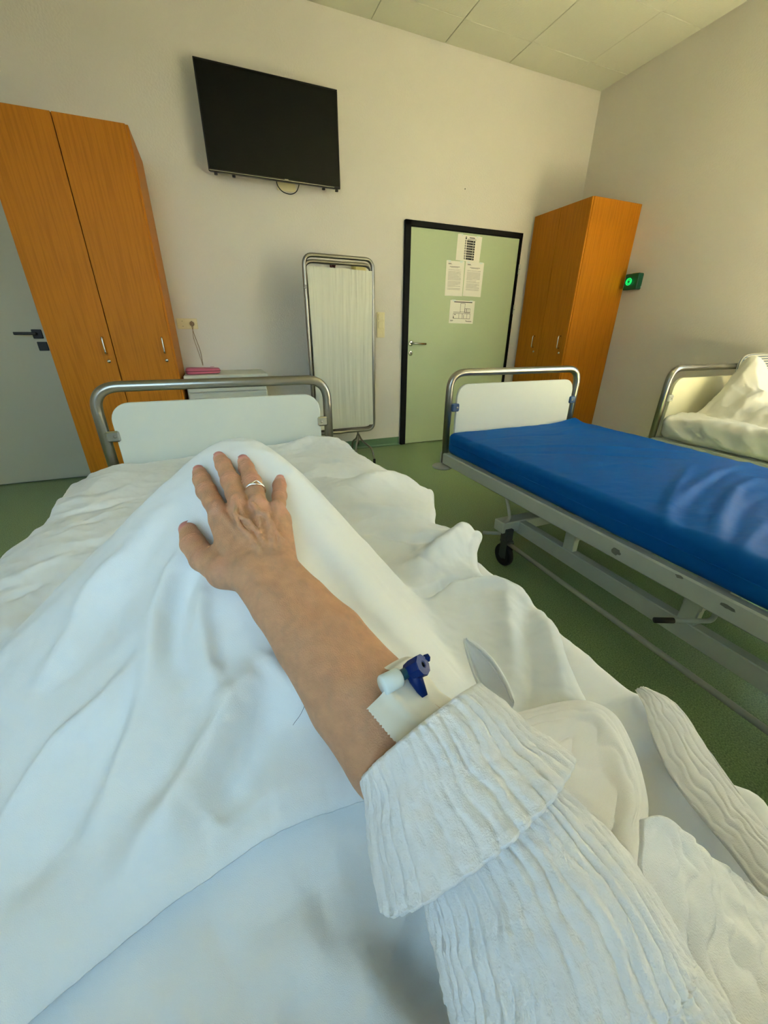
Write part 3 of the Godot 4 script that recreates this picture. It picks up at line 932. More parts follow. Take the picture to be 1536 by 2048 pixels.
# a steel hospital bed; local origin on the floor under the foot corner on the -x side
func make_bed(label: String, at: Vector3, width: float, board_m: Material, clip_m: Material, castor_detail := true) -> Node3D:
	var b := thing("hospital_bed", label, "bed", at, 0.0, "hospital beds in a row")
	var w := width
	var len := 2.12
	var r := 0.0215
	for e in 2:
		var z := 0.0 if e == 0 else len
		obj("foot_tube" if e == 0 else "head_tube", arch(r, w - r, 0.40, 0.9385, z), M.steel, b)
		var bd := obj("foot_board" if e == 0 else "head_board", plate(round_rect(0.066, 0.47, w - 0.066, 0.875, 0.075, 0.02), 0.018, Transform3D(Basis(), Vector3(0, 0, z + (0.012 if e == 0 else -0.012)))), board_m, b)
		for s in [0.056, w - 0.056]:
			var cl := obj("clip", box(Vector3(s, 0.742, z + (0.016 if e == 0 else -0.016)), Vector3(0.05, 0.046, 0.034), 0.006), clip_m, b)
			obj("screw", lathe_mesh([Vector2(0, 0.003), Vector2(0.006, 0.003), Vector2(0.007, 0)], axis(Vector3(s + (0.008 if s < 0.5 else -0.008), 0.742, z + (0.033 if e == 0 else -0.033)), Vector3(0, 0, 1 if e == 0 else -1)), 12), M.steel, cl)
	for s in [0.022, w - 0.022]:
		obj("side_rail", box(Vector3(s, 0.43, len * 0.5), Vector3(0.04, 0.07, len + 0.06), 0.006), M.bed_paint, b)
	for z in [0.0, len]:
		obj("end_rail", box(Vector3(w * 0.5, 0.43, z), Vector3(w - 0.084, 0.06, 0.036), 0.005), M.bed_paint, b)
	for s in [0.022, w - 0.022]:
		obj("corner_bumper", lathe_mesh([Vector2(0, 0.0), Vector2(0.05, 0.0), Vector2(0.064, 0.006), Vector2(0.066, 0.014), Vector2(0.058, 0.02), Vector2(0.02, 0.024), Vector2(0.016, 0.04), Vector2(0, 0.04)], axis(Vector3(s, 0.355, -0.02), Vector3.UP), 28), M.bumper_grey, b)
	# lying surface
	for k in 9:
		obj("deck_slat", box(Vector3(w * 0.5, 0.462, 0.12 + k * 0.235), Vector3(w - 0.09, 0.014, 0.09), 0.003), M.bed_paint, b)
	for s in [0.13, w - 0.13]:
		obj("deck_tube", tube_mesh([Vector3(s, 0.435, 0.05), Vector3(s, 0.435, len - 0.05)], 0.014, 10), M.bed_paint, b)
	# undercarriage on castors
	for s in [0.135, w - 0.135]:
		obj("base_beam", box(Vector3(s, 0.215, 1.25), Vector3(0.045, 0.07, 1.36), 0.004), M.bed_paint, b)
	for z in [0.60, 1.90]:
		obj("cross_beam", box(Vector3(w * 0.5, 0.225, z), Vector3(w - 0.02, 0.06, 0.075), 0.005), M.bed_paint, b)
	for z in [0.95, 1.47]:
		obj("lift_column", box(Vector3(w * 0.5, 0.33, z), Vector3(w - 0.24, 0.05, 0.06), 0.004), M.bed_paint, b)
		for s in [0.135, w - 0.135]:
			obj("lift_arm", box(Vector3(s, 0.31, z), Vector3(0.035, 0.2, 0.055), 0.004), M.bed_paint, b)
	for s in [0.06, w - 0.06]:
		obj("brake_rod", tube_mesh([Vector3(s, 0.13, 0.62), Vector3(s, 0.115, 1.88)], 0.011, 10), M.bumper_grey, b)
		for z in [0.63, 1.87]:
			var c := Vector3(s - 0.01, 0.062, z)
			var cs := obj("castor", lathe_mesh([Vector2(0, 0.014), Vector2(0.042, 0.014), Vector2(0.046, 0.017), Vector2(0.058, 0.015), Vector2(0.062, 0.008), Vector2(0.062, -0.008), Vector2(0.058, -0.015), Vector2(0.046, -0.017), Vector2(0.042, -0.014), Vector2(0, -0.014)], axis(c, Vector3.RIGHT), 28), M.rubber, b)
			obj("hub", lathe_mesh([Vector2(0, 0.019), Vector2(0.012, 0.019), Vector2(0.02, 0.016), Vector2(0.02, -0.016), Vector2(0.012, -0.019), Vector2(0, -0.019)], axis(c, Vector3.RIGHT), 18), M.castor_grey, cs)
			var fk := mb()
			for t in [-1, 1]:
				cbox(fk, c + Vector3(t * 0.022, 0.04, 0.01), Vector3(0.004, 0.09, 0.05), 0.001)
			cbox(fk, c + Vector3(0, 0.085, 0.005), Vector3(0.048, 0.02, 0.06), 0.005)
			cbox(fk, c + Vector3(0, 0.125, 0.0), Vector3(0.045, 0.065, 0.05), 0.004)
			obj("fork", done(fk), M.castor_grey, cs)
		obj("brake_pedal", tube_mesh(rounded([Vector3(s + 0.02, 0.17, 0.60), Vector3(s - 0.03, 0.155, 0.55), Vector3(s - 0.06, 0.14, 0.50)], 0.02), 0.010, 10), M.bed_paint, b)
	obj("cable_run", tube_mesh(smooth_line([Vector3(0.03, 0.40, 0.6), Vector3(0.02, 0.30, 0.66), Vector3(0.03, 0.24, 0.60), Vector3(0.05, 0.2, 0.55)], 16), 0.008, 8), M.bumper_grey, b)
	# release handle under the rail on the -x side
	var hd := obj("release_handle", tube_mesh(rounded([Vector3(0.14, 0.33, 1.53), Vector3(0.14, 0.29, 1.53), Vector3(-0.02, 0.285, 1.455)], 0.02), 0.008, 10), M.bed_paint, b)
	obj("grip", tube_mesh([Vector3(0.03, 0.2866, 1.478), Vector3(-0.025, 0.285, 1.452)], 0.0095, 10), M.rubber, hd)
	return b

func chipped_patch(parent: Node3D, c: Vector3, rx: float, ry: float, seed_: int) -> void:
	var rng := RandomNumberGenerator.new()
	rng.seed = seed_
	var pl := PackedVector2Array()
	for k in 14:
		var a := TAU * k / 14
		var s := rng.randf_range(0.65, 1.1)
		pl.append(Vector2(cos(a) * rx * s, sin(a) * ry * s))
	obj("paint_chip", plate(pl, 0.0012, Transform3D(Basis(Vector3.UP, -PI / 2), c), 0.0), M.chip, parent)

# soft block: closed ring of points about the z axis for each row, corners rounded, displaced by a function of (position, normal)
func soft_block(x0: float, x1: float, y0: float, y1: float, z0: float, z1: float, rad: float, nring: int, nrow: int, shift: Callable) -> ArrayMesh:
	var pts := PackedVector3Array()
	var hx := (x1 - x0) * 0.5
	var hy := (y1 - y0) * 0.5
	var cx := (x0 + x1) * 0.5
	var cy := (y0 + y1) * 0.5
	# walk a rounded rectangle at even spacing
	var walk := []
	var straight_x := 2.0 * (hx - rad)
	var straight_y := 2.0 * (hy - rad)
	var arc := PI * rad * 0.5
	var total := 2.0 * (straight_x + straight_y) + 4.0 * arc
	for k in nring:
		var s := total * k / nring
		var segs := [[straight_x, 0], [arc, 1], [straight_y, 2], [arc, 3], [straight_x, 4], [arc, 5], [straight_y, 6], [arc, 7]]
		var i := 0
		while s > segs[i][0] and i < 7:
			s -= segs[i][0]
			i += 1
		var p := Vector2.ZERO
		var n := Vector2.ZERO
		match i:
			0: p = Vector2(-hx + rad + s, hy); n = Vector2(0, 1)
			2: p = Vector2(hx, hy - rad - s); n = Vector2(1, 0)
			4: p = Vector2(hx - rad - s, -hy); n = Vector2(0, -1)
			6: p = Vector2(-hx, -hy + rad + s); n = Vector2(-1, 0)
			_:
				var a: float = PI / 2 - s / rad - (i - 1) / 2 * PI / 2
				n = Vector2(cos(a), sin(a))
				p = Vector2([hx - rad, hx - rad, -hx + rad, -hx + rad][(i - 1) / 2], [hy - rad, -hy + rad, -hy + rad, hy - rad][(i - 1) / 2]) + n * rad
		walk.append([p, n])
	for j in nrow:
		var v := float(j) / (nrow - 1)
		var z := lerpf(z0, z1, v)
		var e := minf(z - z0, z1 - z)
		var shrink := 0.0
		if e < rad:
			shrink = rad - sqrt(maxf(rad * rad - (rad - e) * (rad - e), 0.0))
		for k in nring:
			var p: Vector2 = walk[k][0]
			var n: Vector2 = walk[k][1]
			var q := Vector3(cx + p.x - n.x * shrink, cy + p.y - n.y * shrink, z)
			pts.append(q + shift.call(q, n))
	# close both ends
	for side in 2:
		var mid := Vector3(cx, cy, z0 if side == 0 else z1)
		var ring := PackedVector3Array()
		for k in nring:
			ring.append(mid.lerp(pts[(0 if side == 0 else pts.size() - nring) + k], 0.02))
		if side == 0:
			ring.append_array(pts)
			pts = ring
		else:
			pts.append_array(ring)
	return sheet(pts, nring, nrow + 2, true, true)

func build_beds() -> void:
	make_bed("steel hospital bed with white foot board and chrome clips, beneath the patient's white duvet", Vector3(-1.432, 0, 2.0), 1.01, M.laminate_white, M.chrome)
	var b2 := make_bed("steel hospital bed with blue clips that carries the bare blue mattress", Vector3(0.305, 0, 1.895), 1.04, M.laminate_white, M.clip_blue)
	chipped_patch(b2, Vector3(0.0015, 0.428, 1.245), 0.02, 0.014, 4)
	chipped_patch(b2, Vector3(0.0015, 0.455, 1.46), 0.012, 0.006, 6)
	chipped_patch(b2, Vector3(0.0015, 0.44, 1.6), 0.02, 0.007, 8)
	make_bed("steel hospital bed with cream foot board along the right wall", Vector3(1.945, 0, 2.09), 0.99, M.laminate_cream, M.bumper_grey)
	# blue mattress in a wipe-clean cover
	var f := FastNoiseLite.new()
	f.seed = 41
	f.frequency = 1.0
	var bx := 0.305
	var folds := [[0.016, 0.020, 1.06, 2.885, 0.658, 3.068, 0.441, 3.183, 0.30, 3.272], [0.016, 0.023, 1.327, 2.98, 1.009, 3.011, 0.734, 3.092, 0.48, 3.175], [0.020, 0.023, 1.09, 3.119, 0.865, 3.166, 0.592, 3.27, 0.492, 3.314, 0.353, 3.385],
		[-0.012, 0.023, 1.237, 2.986, 0.799, 3.094, 0.472, 3.223, 0.32, 3.317], [0.014, 0.020, 0.642, 3.374, 0.447, 3.423, 0.334, 3.456], [-0.01, 0.020, 0.937, 3.234, 0.664, 3.299, 0.461, 3.377], [0.010, 0.020, 0.406, 2.317, 0.754, 2.419, 1.029, 2.58, 1.33, 2.808],
		[-0.008, 0.020, 0.34, 2.412, 0.639, 2.531, 0.899, 2.681, 1.165, 2.857], [0.008, 0.017, 0.897, 2.201, 1.186, 2.12, 1.306, 2.243], [-0.007, 0.017, 0.34, 2.14, 0.737, 2.167, 1.01, 2.245], [0.006, 0.017, 0.555, 2.759, 0.794, 2.772, 0.852, 2.875], [0.012, 0.029, 1.2, 3.58, 0.8, 3.6, 0.42, 3.58], [0.014, 0.043, 1.32, 1.95, 1.31, 2.1, 1.33, 2.4, 1.32, 2.7]]
	var mt := thing("mattress", "bright blue wipe-clean mattress lying bare on the bed beside the patient's", "mattress")
	var skin := func(q: Vector3, n: Vector2) -> Vector3:
		var d := 0.0
		if n.y > -0.3:
			d = 0.62 * strokes(folds, q.x, q.z) * clampf(n.y + 0.35, 0.0, 1.0)
			d += 0.004 * f.get_noise_2d(q.x * 2.5, q.z * 4.0) + 0.0018 * f.get_noise_2d(q.x * 7.0, q.z * 14.0 + q.y * 9.0)
			d += 0.006 * maxf(0.0, f.get_noise_3d(q.x * 3.0, q.y * 3.0, q.z * 6.0)) * smoothstep(2.9, 3.5, q.z)
		if absf(n.x) > 0.5:
			d += 0.004 * f.get_noise_2d(q.z * 3.0, q.y * 22.0 + q.z * 3.0)
		var lift := 0.03 * smoothstep(1.1, 1.36, q.x) * smoothstep(2.05, 1.93, q.z) * maxf(n.y, 0.0)
		var side := 0.02 * smoothstep(2.8, 3.6, q.z) * (0.5 - absf(n.y) * 0.5) * signf(n.x)
		return Vector3(n.x * d - side * 0.0, n.y * d + lift, 0)
	obj("cover", soft_block(bx + 0.012, bx + 1.035, 0.469, 0.598, 1.925, 3.97, 0.035, 260, 300, skin), M.mattress_blue, mt)
	# piped seam along the visible long side
	var seam := []
	for k in 120:
		var z := lerpf(1.97, 3.93, k / 119.0)
		seam.append(Vector3(bx + 0.0105 + 0.002 * f.get_noise_2d(z * 3.0, 1.0), 0.535 + 0.004 * f.get_noise_2d(z * 2.0, 4.0), z))
	obj("seam", tube_mesh(seam, 0.0028, 6), M.mattress_blue, mt)

# signed height of fold strokes at (x, z): each stroke is [amplitude, width, x, z, x, z, ...]
var stroke_boxes := {}
func strokes(list: Array, x: float, z: float) -> float:
	if not stroke_boxes.has(list.hash()):
		var bb := []
		for s in list:
			var lo := Vector2(1e9, 1e9)
			var hi := Vector2(-1e9, -1e9)
			for k in range(2, s.size(), 2):
				lo = lo.min(Vector2(s[k], s[k + 1]))
				hi = hi.max(Vector2(s[k], s[k + 1]))
			var pad: float = s[1] * 2.6
			bb.append(Rect2(lo - Vector2(pad, pad), hi - lo + Vector2(pad, pad) * 2.0))
		stroke_boxes[list.hash()] = bb
	return strokes_in(list, stroke_boxes[list.hash()], x, z)

func strokes_in(list: Array, bb: Array, x: float, z: float) -> float:
	var p := Vector2(x, z)
	var sum := 0.0
	for i in list.size():
		if not bb[i].has_point(p):
			continue
		var s: Array = list[i]
		var best := 1e9
		var along := 0.0
		var n: int = (s.size() - 2) / 2
		for k in n - 1:
			var a := Vector2(s[2 + k * 2], s[3 + k * 2])
			var b := Vector2(s[4 + k * 2], s[5 + k * 2])
			var ab := b - a
			var t := clampf((p - a).dot(ab) / ab.length_squared(), 0.0, 1.0)
			var d := p.distance_squared_to(a + ab * t)
			if d < best:
				best = d
				along = (k + t) / (n - 1)
		var w: float = s[1]
		var q := best / (w * w)
		if q < 7.0:
			sum += s[0] * exp(-q) * sqrt(clampf(sin(PI * clampf(along, 0.04, 0.96)) * 1.4, 0.0, 1.0))
	return sum
const DUVET_FOLDS := [
	[0.007, 0.018, -1.036, 3.415, -1.085, 3.435, -1.119, 3.443, -1.138, 3.481, -1.155, 3.499, -1.17, 3.518],
	[-0.007, 0.028, -1.019, 3.4, -1.047, 3.44, -1.061, 3.476, -1.097, 3.489, -1.13, 3.508],
	[0.01, 0.013, -0.991, 3.488, -1.016, 3.506, -1.033, 3.538, -1.038, 3.576, -1.045, 3.595, -1.058, 3.627, -1.08, 3.667],
	[-0.008, 0.018, -0.99, 3.506, -1.007, 3.54, -1.011, 3.579, -1.004, 3.621],
	[0.007, 0.011, -0.982, 3.539, -0.988, 3.578, -0.983, 3.619, -0.976, 3.648],
	[-0.002, 0.016, -0.962, 3.569, -0.965, 3.607, -0.972, 3.63],
	[0.008, 0.012, -1.059, 3.57, -1.082, 3.586, -1.13, 3.59, -1.174, 3.623],
	[-0.008, 0.024, -1.051, 3.57, -1.059, 3.606, -1.094, 3.644, -1.121, 3.668, -1.158, 3.677],
	[0.014, 0.018, -0.931, 3.645, -0.963, 3.664, -0.985, 3.685, -1.018, 3.71, -1.056, 3.719],
	[-0.012, 0.024, -0.928, 3.658, -0.944, 3.682, -0.966, 3.703, -0.99, 3.725],
	[0.008, 0.01, -0.926, 3.646, -0.909, 3.673, -0.899, 3.685],
	[-0.0015, 0.004, -0.868, 3.729, -0.91, 3.737, -0.962, 3.735, -0.998, 3.733, -1.035, 3.734, -1.077, 3.738],
	[0.005, 0.02, -0.871, 3.413, -0.838, 3.439, -0.8, 3.45],
	[-0.006, 0.02, -0.864, 3.522, -0.837, 3.573, -0.806, 3.62, -0.766, 3.657],
	[0.03, 0.055, -0.602, 2.801, -0.401, 2.705, -0.277, 2.73],
	[-0.02, 0.035, -0.62, 2.607, -0.427, 2.671],
	[0.012, 0.02, -0.632, 2.899, -0.547, 2.972, -0.445, 3.032],
	[-0.015, 0.018, -0.619, 3.081, -0.545, 3.141, -0.467, 3.187],
	[0.045, 0.035, -0.574, 3.283, -0.439, 3.226, -0.365, 3.189],
	[-0.03, 0.014, -0.626, 3.385, -0.559, 3.368, -0.486, 3.378],
	[0.02, 0.018, -0.587, 3.383, -0.531, 3.387, -0.469, 3.412, -0.444, 3.463],
	[0.012, 0.018, -0.467, 3.445, -0.523, 3.53, -0.568, 3.598],
	[-0.01, 0.014, -0.451, 3.485, -0.511, 3.561, -0.556, 3.623, -0.597, 3.655],
	[0.014, 0.016, -0.445, 3.519, -0.485, 3.597, -0.524, 3.656],
	[0.02, 0.04, -0.719, 2.177, -0.559, 2.073, -0.412, 2.181],
	[-0.012, 0.03, -0.701, 2.336, -0.525, 2.48],
	[0.006, 0.015, -1.247, 2.675, -1.377, 2.78],
	[-0.006, 0.018, -1.209, 2.561, -1.32, 2.626, -1.419, 2.626],
	[0.006, 0.013, -1.315, 2.94, -1.388, 3.0],
	[-0.006, 0.013, -1.329, 3.053, -1.388, 3.092],
	[0.008, 0.02, -1.412, 2.325, -1.254, 2.328],
]
const LAP_FOLDS := [
	[0.01, 0.02, -0.949, 3.808, -0.928, 3.824, -0.9, 3.839, -0.866, 3.858],
	[-0.012, 0.022, -0.953, 3.814, -0.93, 3.832, -0.903, 3.847],
	[-0.006, 0.03, -0.896, 3.783, -0.941, 3.789, -0.988, 3.793, -1.02, 3.793],
	[0.006, 0.025, -0.917, 3.793, -0.95, 3.798, -0.981, 3.806],
	[-0.02, 0.025, -0.873, 3.818, -0.856, 3.838, -0.833, 3.855],
	[0.006, 0.02, -0.992, 3.775, -1.019, 3.784, -1.035, 3.797],
]
const BEDSHEET_FOLDS := [
	[0.006, 0.01, -0.476, 3.667, -0.393, 3.68, -0.344, 3.679],
	[-0.006, 0.012, -0.519, 3.762, -0.443, 3.749, -0.4, 3.742],
	[0.008, 0.014, -0.544, 3.802, -0.43, 3.77, -0.363, 3.782, -0.327, 3.812],
	[-0.008, 0.016, -0.452, 3.816, -0.381, 3.805, -0.336, 3.837],
	[0.006, 0.012, -0.458, 3.837, -0.392, 3.834, -0.365, 3.851],
]

# ---------------------------------------------------------------- the patient's bedding
const CREST := [[2.0, 0.60], [2.9, 0.64], [3.05, 0.70], [3.16, 0.80], [3.24, 0.93], [3.29, 1.0], [3.347, 1.022], [3.40, 1.012], [3.46, 0.978], [3.52, 0.938], [3.6, 0.89], [3.7, 0.835], [3.78, 0.80], [3.9, 0.775], [4.1, 0.78], [4.6, 0.78]]
const FLANK := [[2.9, -0.90], [3.25, -0.89], [3.347, -0.885], [3.40, -0.862], [3.488, -0.832], [3.598, -0.785], [3.678, -0.75], [3.72, -0.72], [3.8, -0.69], [4.6, -0.68]]
const SLOPE := [[2.9, 0.5], [3.3, 0.82], [3.4, 0.80], [3.75, 0.48], [4.6, 0.45]]

func table(t: Array, z: float) -> float:
	if z <= t[0][0]:
		return t[0][1]
	for i in t.size() - 1:
		if z <= t[i + 1][0]:
			var u: float = (z - t[i][0]) / (t[i + 1][0] - t[i][0])
			var p0: float = t[maxi(i - 1, 0)][1]
			var p1: float = t[i][1]
			var p2: float = t[i + 1][1]
			var p3: float = t[mini(i + 2, t.size() - 1)][1]
			return lerpf(lerpf(p1, p2, u), cubic_interpolate(p1, p2, p0, p3, u), 0.5)
	return t[t.size() - 1][1]

func softplus(x: float, w: float) -> float:
	var q := x / w
	return x if q > 20.0 else (0.0 if q < -20.0 else w * log(1.0 + exp(q)))

func smax(a: float, b: float, k: float) -> float:
	return maxf(a, b) + k * log(1.0 + exp(-absf(a - b) / k))

# cloth carried by the raised knees
func knee_tent(x: float, z: float) -> float:
	return table(CREST, z) - table(SLOPE, z) * softplus(-0.93 - x, 0.03) - 0.33 * softplus(x + 0.93, 0.02) - 1.1 * softplus(x - table(FLANK, z), 0.018)

func build_my_bedding() -> void:
	var f := FastNoiseLite.new()
	f.seed = 3
	f.frequency = 1.0
	f.fractal_octaves = 3
	var g := FastNoiseLite.new()
	g.seed = 8
	g.frequency = 1.0
	g.fractal_type = FastNoiseLite.FRACTAL_RIDGED
	g.fractal_octaves = 2
	# mattress in a white fitted sheet
	var mt := thing("mattress", "mattress in a white fitted sheet beneath the patient", "mattress")
	var wr := func(q: Vector3, n: Vector2) -> Vector3:
		var d := 0.003 * f.get_noise_2d(q.x * 3.0, q.z * 3.0)
		if n.y > 0.0:
			d += strokes(BEDSHEET_FOLDS, q.x, q.z) + 0.0025 * g.get_noise_2d(q.x * 5.0 + q.z * 2.0, q.z * 9.0)
		elif absf(n.x) > 0.5:
			d += 0.006 * f.get_noise_2d(q.z * 7.0, q.y * 3.0)
		return Vector3(n.x * d, n.y * d, 0)
	obj("fitted_sheet", soft_block(-1.44, -0.358, 0.469, 0.602, 2.03, 4.09, 0.04, 220, 300, wr), M.cotton, mt)

	# duvet over the raised knees
	var nu := 300
	var nv := 360
	var right := [[2.0, -0.40], [2.15, -0.395], [2.4, -0.37], [2.6, -0.265], [2.72, -0.225], [2.85, -0.29], [2.98, -0.36], [3.08, -0.415], [3.15, -0.36], [3.2, -0.345], [3.27, -0.41], [3.36, -0.455], [3.44, -0.42], [3.55, -0.42], [3.62, -0.44], [3.70, -0.475], [3.8, -0.49]]
	var left := [[2.0, -1.49], [2.3, -1.50], [2.6, -1.47], [2.8, -1.51], [3.1, -1.48], [3.8, -1.47]]
	var hem := [[-1.6, 3.764], [-1.15, 3.760], [-1.07, 3.754], [-1.0, 3.750], [-0.94, 3.751], [-0.86, 3.752], [-0.75, 3.73], [-0.66, 3.695], [-0.58, 3.68], [-0.50, 3.69], [-0.3, 3.70]]
	var bb_key := strokes(DUVET_FOLDS, 0, 0)
	var bb: Array = stroke_boxes[DUVET_FOLDS.hash()]
	var height := func(x: float, z: float) -> float:
		var low := 0.662 + 0.018 * f.get_noise_2d(x * 1.6 + 4.0, z * 1.7) + 0.006 * f.get_noise_2d(x * 5.0, z * 5.0)
		low -= 0.55 * softplus(x + 0.40, 0.03) + 0.5 * softplus(-1.42 - x, 0.03)
		low -= 0.03 * smoothstep(2.35, 2.05, z) * smoothstep(-0.5, -1.2, x)
		low -= 0.03 * smoothstep(3.45, 3.7, z) * smoothstep(-0.9, -0.6, x)
		var top := knee_tent(x, z)
		var y := smax(top, low, 0.014)
		y += strokes_in(DUVET_FOLDS, bb, x, z) * (1.9 if top > low + 0.02 else 1.1)
		var near_: float = clampf((top - low) * 12.0, 0.0, 1.0)
		y += lerpf(0.0042, 0.0022, near_) * g.get_noise_2d(x * 4.0 + z * 2.5, z * 5.0 - x * 2.0)
		y += 0.002 * f.get_noise_2d(x * 12.0, z * 9.0) + 0.0010 * g.get_noise_2d(x * 15.0, z * 15.0)
		var to_hem := table(hem, x) - z
		if to_hem < 0.024:
			y += 0.0011 * g.get_noise_2d(x * 42.0, z * 4.0) * smoothstep(0.026, 0.018, to_hem) + 0.0006
		return y
	var r := 0.026
	var pts := PackedVector3Array()
	for j in nv:
		var v := float(j) / (nv - 1)
		var zn := lerpf(2.035, 3.766, v)
		var xl := table(left, zn)
		var xr := table(right, zn)
		for i in nu:
			var u := float(i) / (nu - 1)
			# the outer 5 % on both sides rolls round the padded edge
			var s := (u - 0.05) / 0.9
			var x := lerpf(xl + r, xr - r, clampf(s, 0.0, 1.0))
			var z := zn - (3.766 - table(hem, x)) * smoothstep(0.72, 1.0, v)
			var y: float = height.call(x, z)
			if s < 0.0 or s > 1.0:
				var a := (absf(s - clampf(s, 0.0, 1.0)) / (0.05 / 0.9)) * PI * 0.95
				x += sin(a) * r * (1.0 if s > 0.5 else -1.0)
				y -= (1.0 - cos(a)) * r
			if v < 0.015:
				y -= 0.05 * pow(1.0 - v / 0.015, 2.0)
			if v > 0.985:
				var w := (v - 0.985) / 0.015
				y -= 0.0075 * w * w
			pts.append(Vector3(x, y, z))
	# fold the near hem under itself so that it has thickness
	var last := (nv - 1) * nu
	for k in 3:
		for i in nu:
			var p := pts[last + i]
			pts.append(p + [Vector3(0, -0.003, -0.001), Vector3(0, -0.005, -0.010), Vector3(0, -0.005, -0.05)][k])
	var dv := thing("duvet", "white duvet over the patient's raised knees", "duvet")
	obj("cover", sheet(pts, nu, nv + 3, true), M.bed_linen, dv)
	# open button slit of the cover: a raised lip on the side of the mound
	var lip := []
	var spine := smooth_line([Vector3(-0.7194, 0.8267, 3.6598), Vector3(-0.7209, 0.8198, 3.6812), Vector3(-0.7224, 0.8114, 3.7039), Vector3(-0.7225, 0.8015, 3.7288)], 5)
	for k in 6:
		var w: float = [0.0015, 0.009, 0.014, 0.016, 0.016, 0.014][k]
		var row := []
		for q in 9:
			var a := deg_to_rad(lerpf(35.0, -175.0, q / 8.0))
			row.append(spine[k] + Vector3(cos(a) * w * 0.75 + 0.5 * w, sin(a) * w - 0.3 * w, 0.25 * w * cos(a)))
		lip.append(row)
	obj("button_slit", patch(lip, 40, 30, 0.0035), M.bed_linen, dv)

	# flat sheet over the lap, emerging under the duvet hem
	nu = 220
	nv = 200
	strokes(LAP_FOLDS, 0, 0)
	var lb: Array = stroke_boxes[LAP_FOLDS.hash()]
	pts = PackedVector3Array()
	for j in nv:
		var v := float(j) / (nv - 1)
		var z := lerpf(3.62, 4.08, v)
		for i in nu:
			var u := float(i) / (nu - 1)
			var x := lerpf(-1.47, -0.56, u)
			var y := smax(knee_tent(x, z) - 0.018 - 0.016 * smoothstep(3.60, 3.70, z), 0.612, 0.012)
			y += 1.8 * strokes_in(LAP_FOLDS, lb, x, z) + 0.004 * f.get_noise_2d(x * 5.0 + 9.0, z * 5.0) + 0.0006 * g.get_noise_2d(x * 18.0, z * 18.0)
			pts.append(Vector3(x, y, z))
	tag(obj("lap_sheet", sheet(pts, nu, nv, true), M.cotton), "plain white sheet over the patient's lap, below the duvet hem", "sheet")
	# a single dark hair lying on the duvet
	var hr := []
	for k in 12:
		var t := k / 11.0
		var x := lerpf(-0.899, -0.917, t)
		var z := lerpf(3.680, 3.692, t) + 0.002 * sin(t * 4.0)
		hr.append(Vector3(x, height.call(x, z) + 0.0006, z))
	tag(obj("hair_strand", tube_mesh(hr, 0.00018, 5), M.hole_dark), "single dark hair lying on the white duvet beside the forearm", "hair")

# smooth patch through a grid of control points, closed to a slab of the given thickness; ridge(u, v) lifts it along its normal
func patch(ctrl: Array, nu: int, nv: int, thick: float, ridge = null) -> ArrayMesh:
	var rows: int = ctrl.size()
	var cols: int = ctrl[0].size()
	var mid := PackedVector3Array()
	var at := func(i: int, j: int) -> Vector3:
		return ctrl[clampi(j, 0, rows - 1)][clampi(i, 0, cols - 1)]
	for j in nv:
		var tv := float(j) / (nv - 1) * (rows - 1)
		var jv := mini(int(tv), rows - 2)
		var fv := tv - jv
		for i in nu:
			var tu := float(i) / (nu - 1) * (cols - 1)
			var iu := mini(int(tu), cols - 2)
			var fu := tu - iu
			var col := []
			for k in range(-1, 3):
				var a: Vector3 = at.call(iu - 1, jv + k)
				var b: Vector3 = at.call(iu, jv + k)
				var c: Vector3 = at.call(iu + 1, jv + k)
				var d: Vector3 = at.call(iu + 2, jv + k)
				col.append(b.cubic_interpolate(c, a, d, fu))
			mid.append(col[1].cubic_interpolate(col[2], col[0], col[3], fv))
	var top := PackedVector3Array()
	var ring := nu * 2
	var out := PackedVector3Array()
	out.resize(ring * nv)
	for j in nv:
		for i in nu:
			var du := mid[j * nu + mini(i + 1, nu - 1)] - mid[j * nu + maxi(i - 1, 0)]
			var dv := mid[mini(j + 1, nv - 1) * nu + i] - mid[maxi(j - 1, 0) * nu + i]
			var n := dv.cross(du).normalized()
			if n.y < 0.0:
				n = -n
			var p := mid[j * nu + i]
			var lift := 0.0
			if ridge != null:
				lift = ridge.call(float(i) / (nu - 1), float(j) / (nv - 1))
			var e := minf(minf(i, nu - 1 - i), minf(j, nv - 1 - j))
			var fat := thick * 0.5 * sqrt(clampf(e / 2.0, 0.02, 1.0))
			out[j * ring + i] = p + n * (lift + fat)
			out[j * ring + ring - 1 - i] = p + n * (lift * 0.6 - fat)
	# winding follows the first cell
	var a := out[0]
	var nn := (out[nu / 2 + 1] - out[nu / 2]).cross(out[ring + nu / 2] - out[nu / 2])
	return sheet(out, ring, nv, nn.y < 0.0, true)

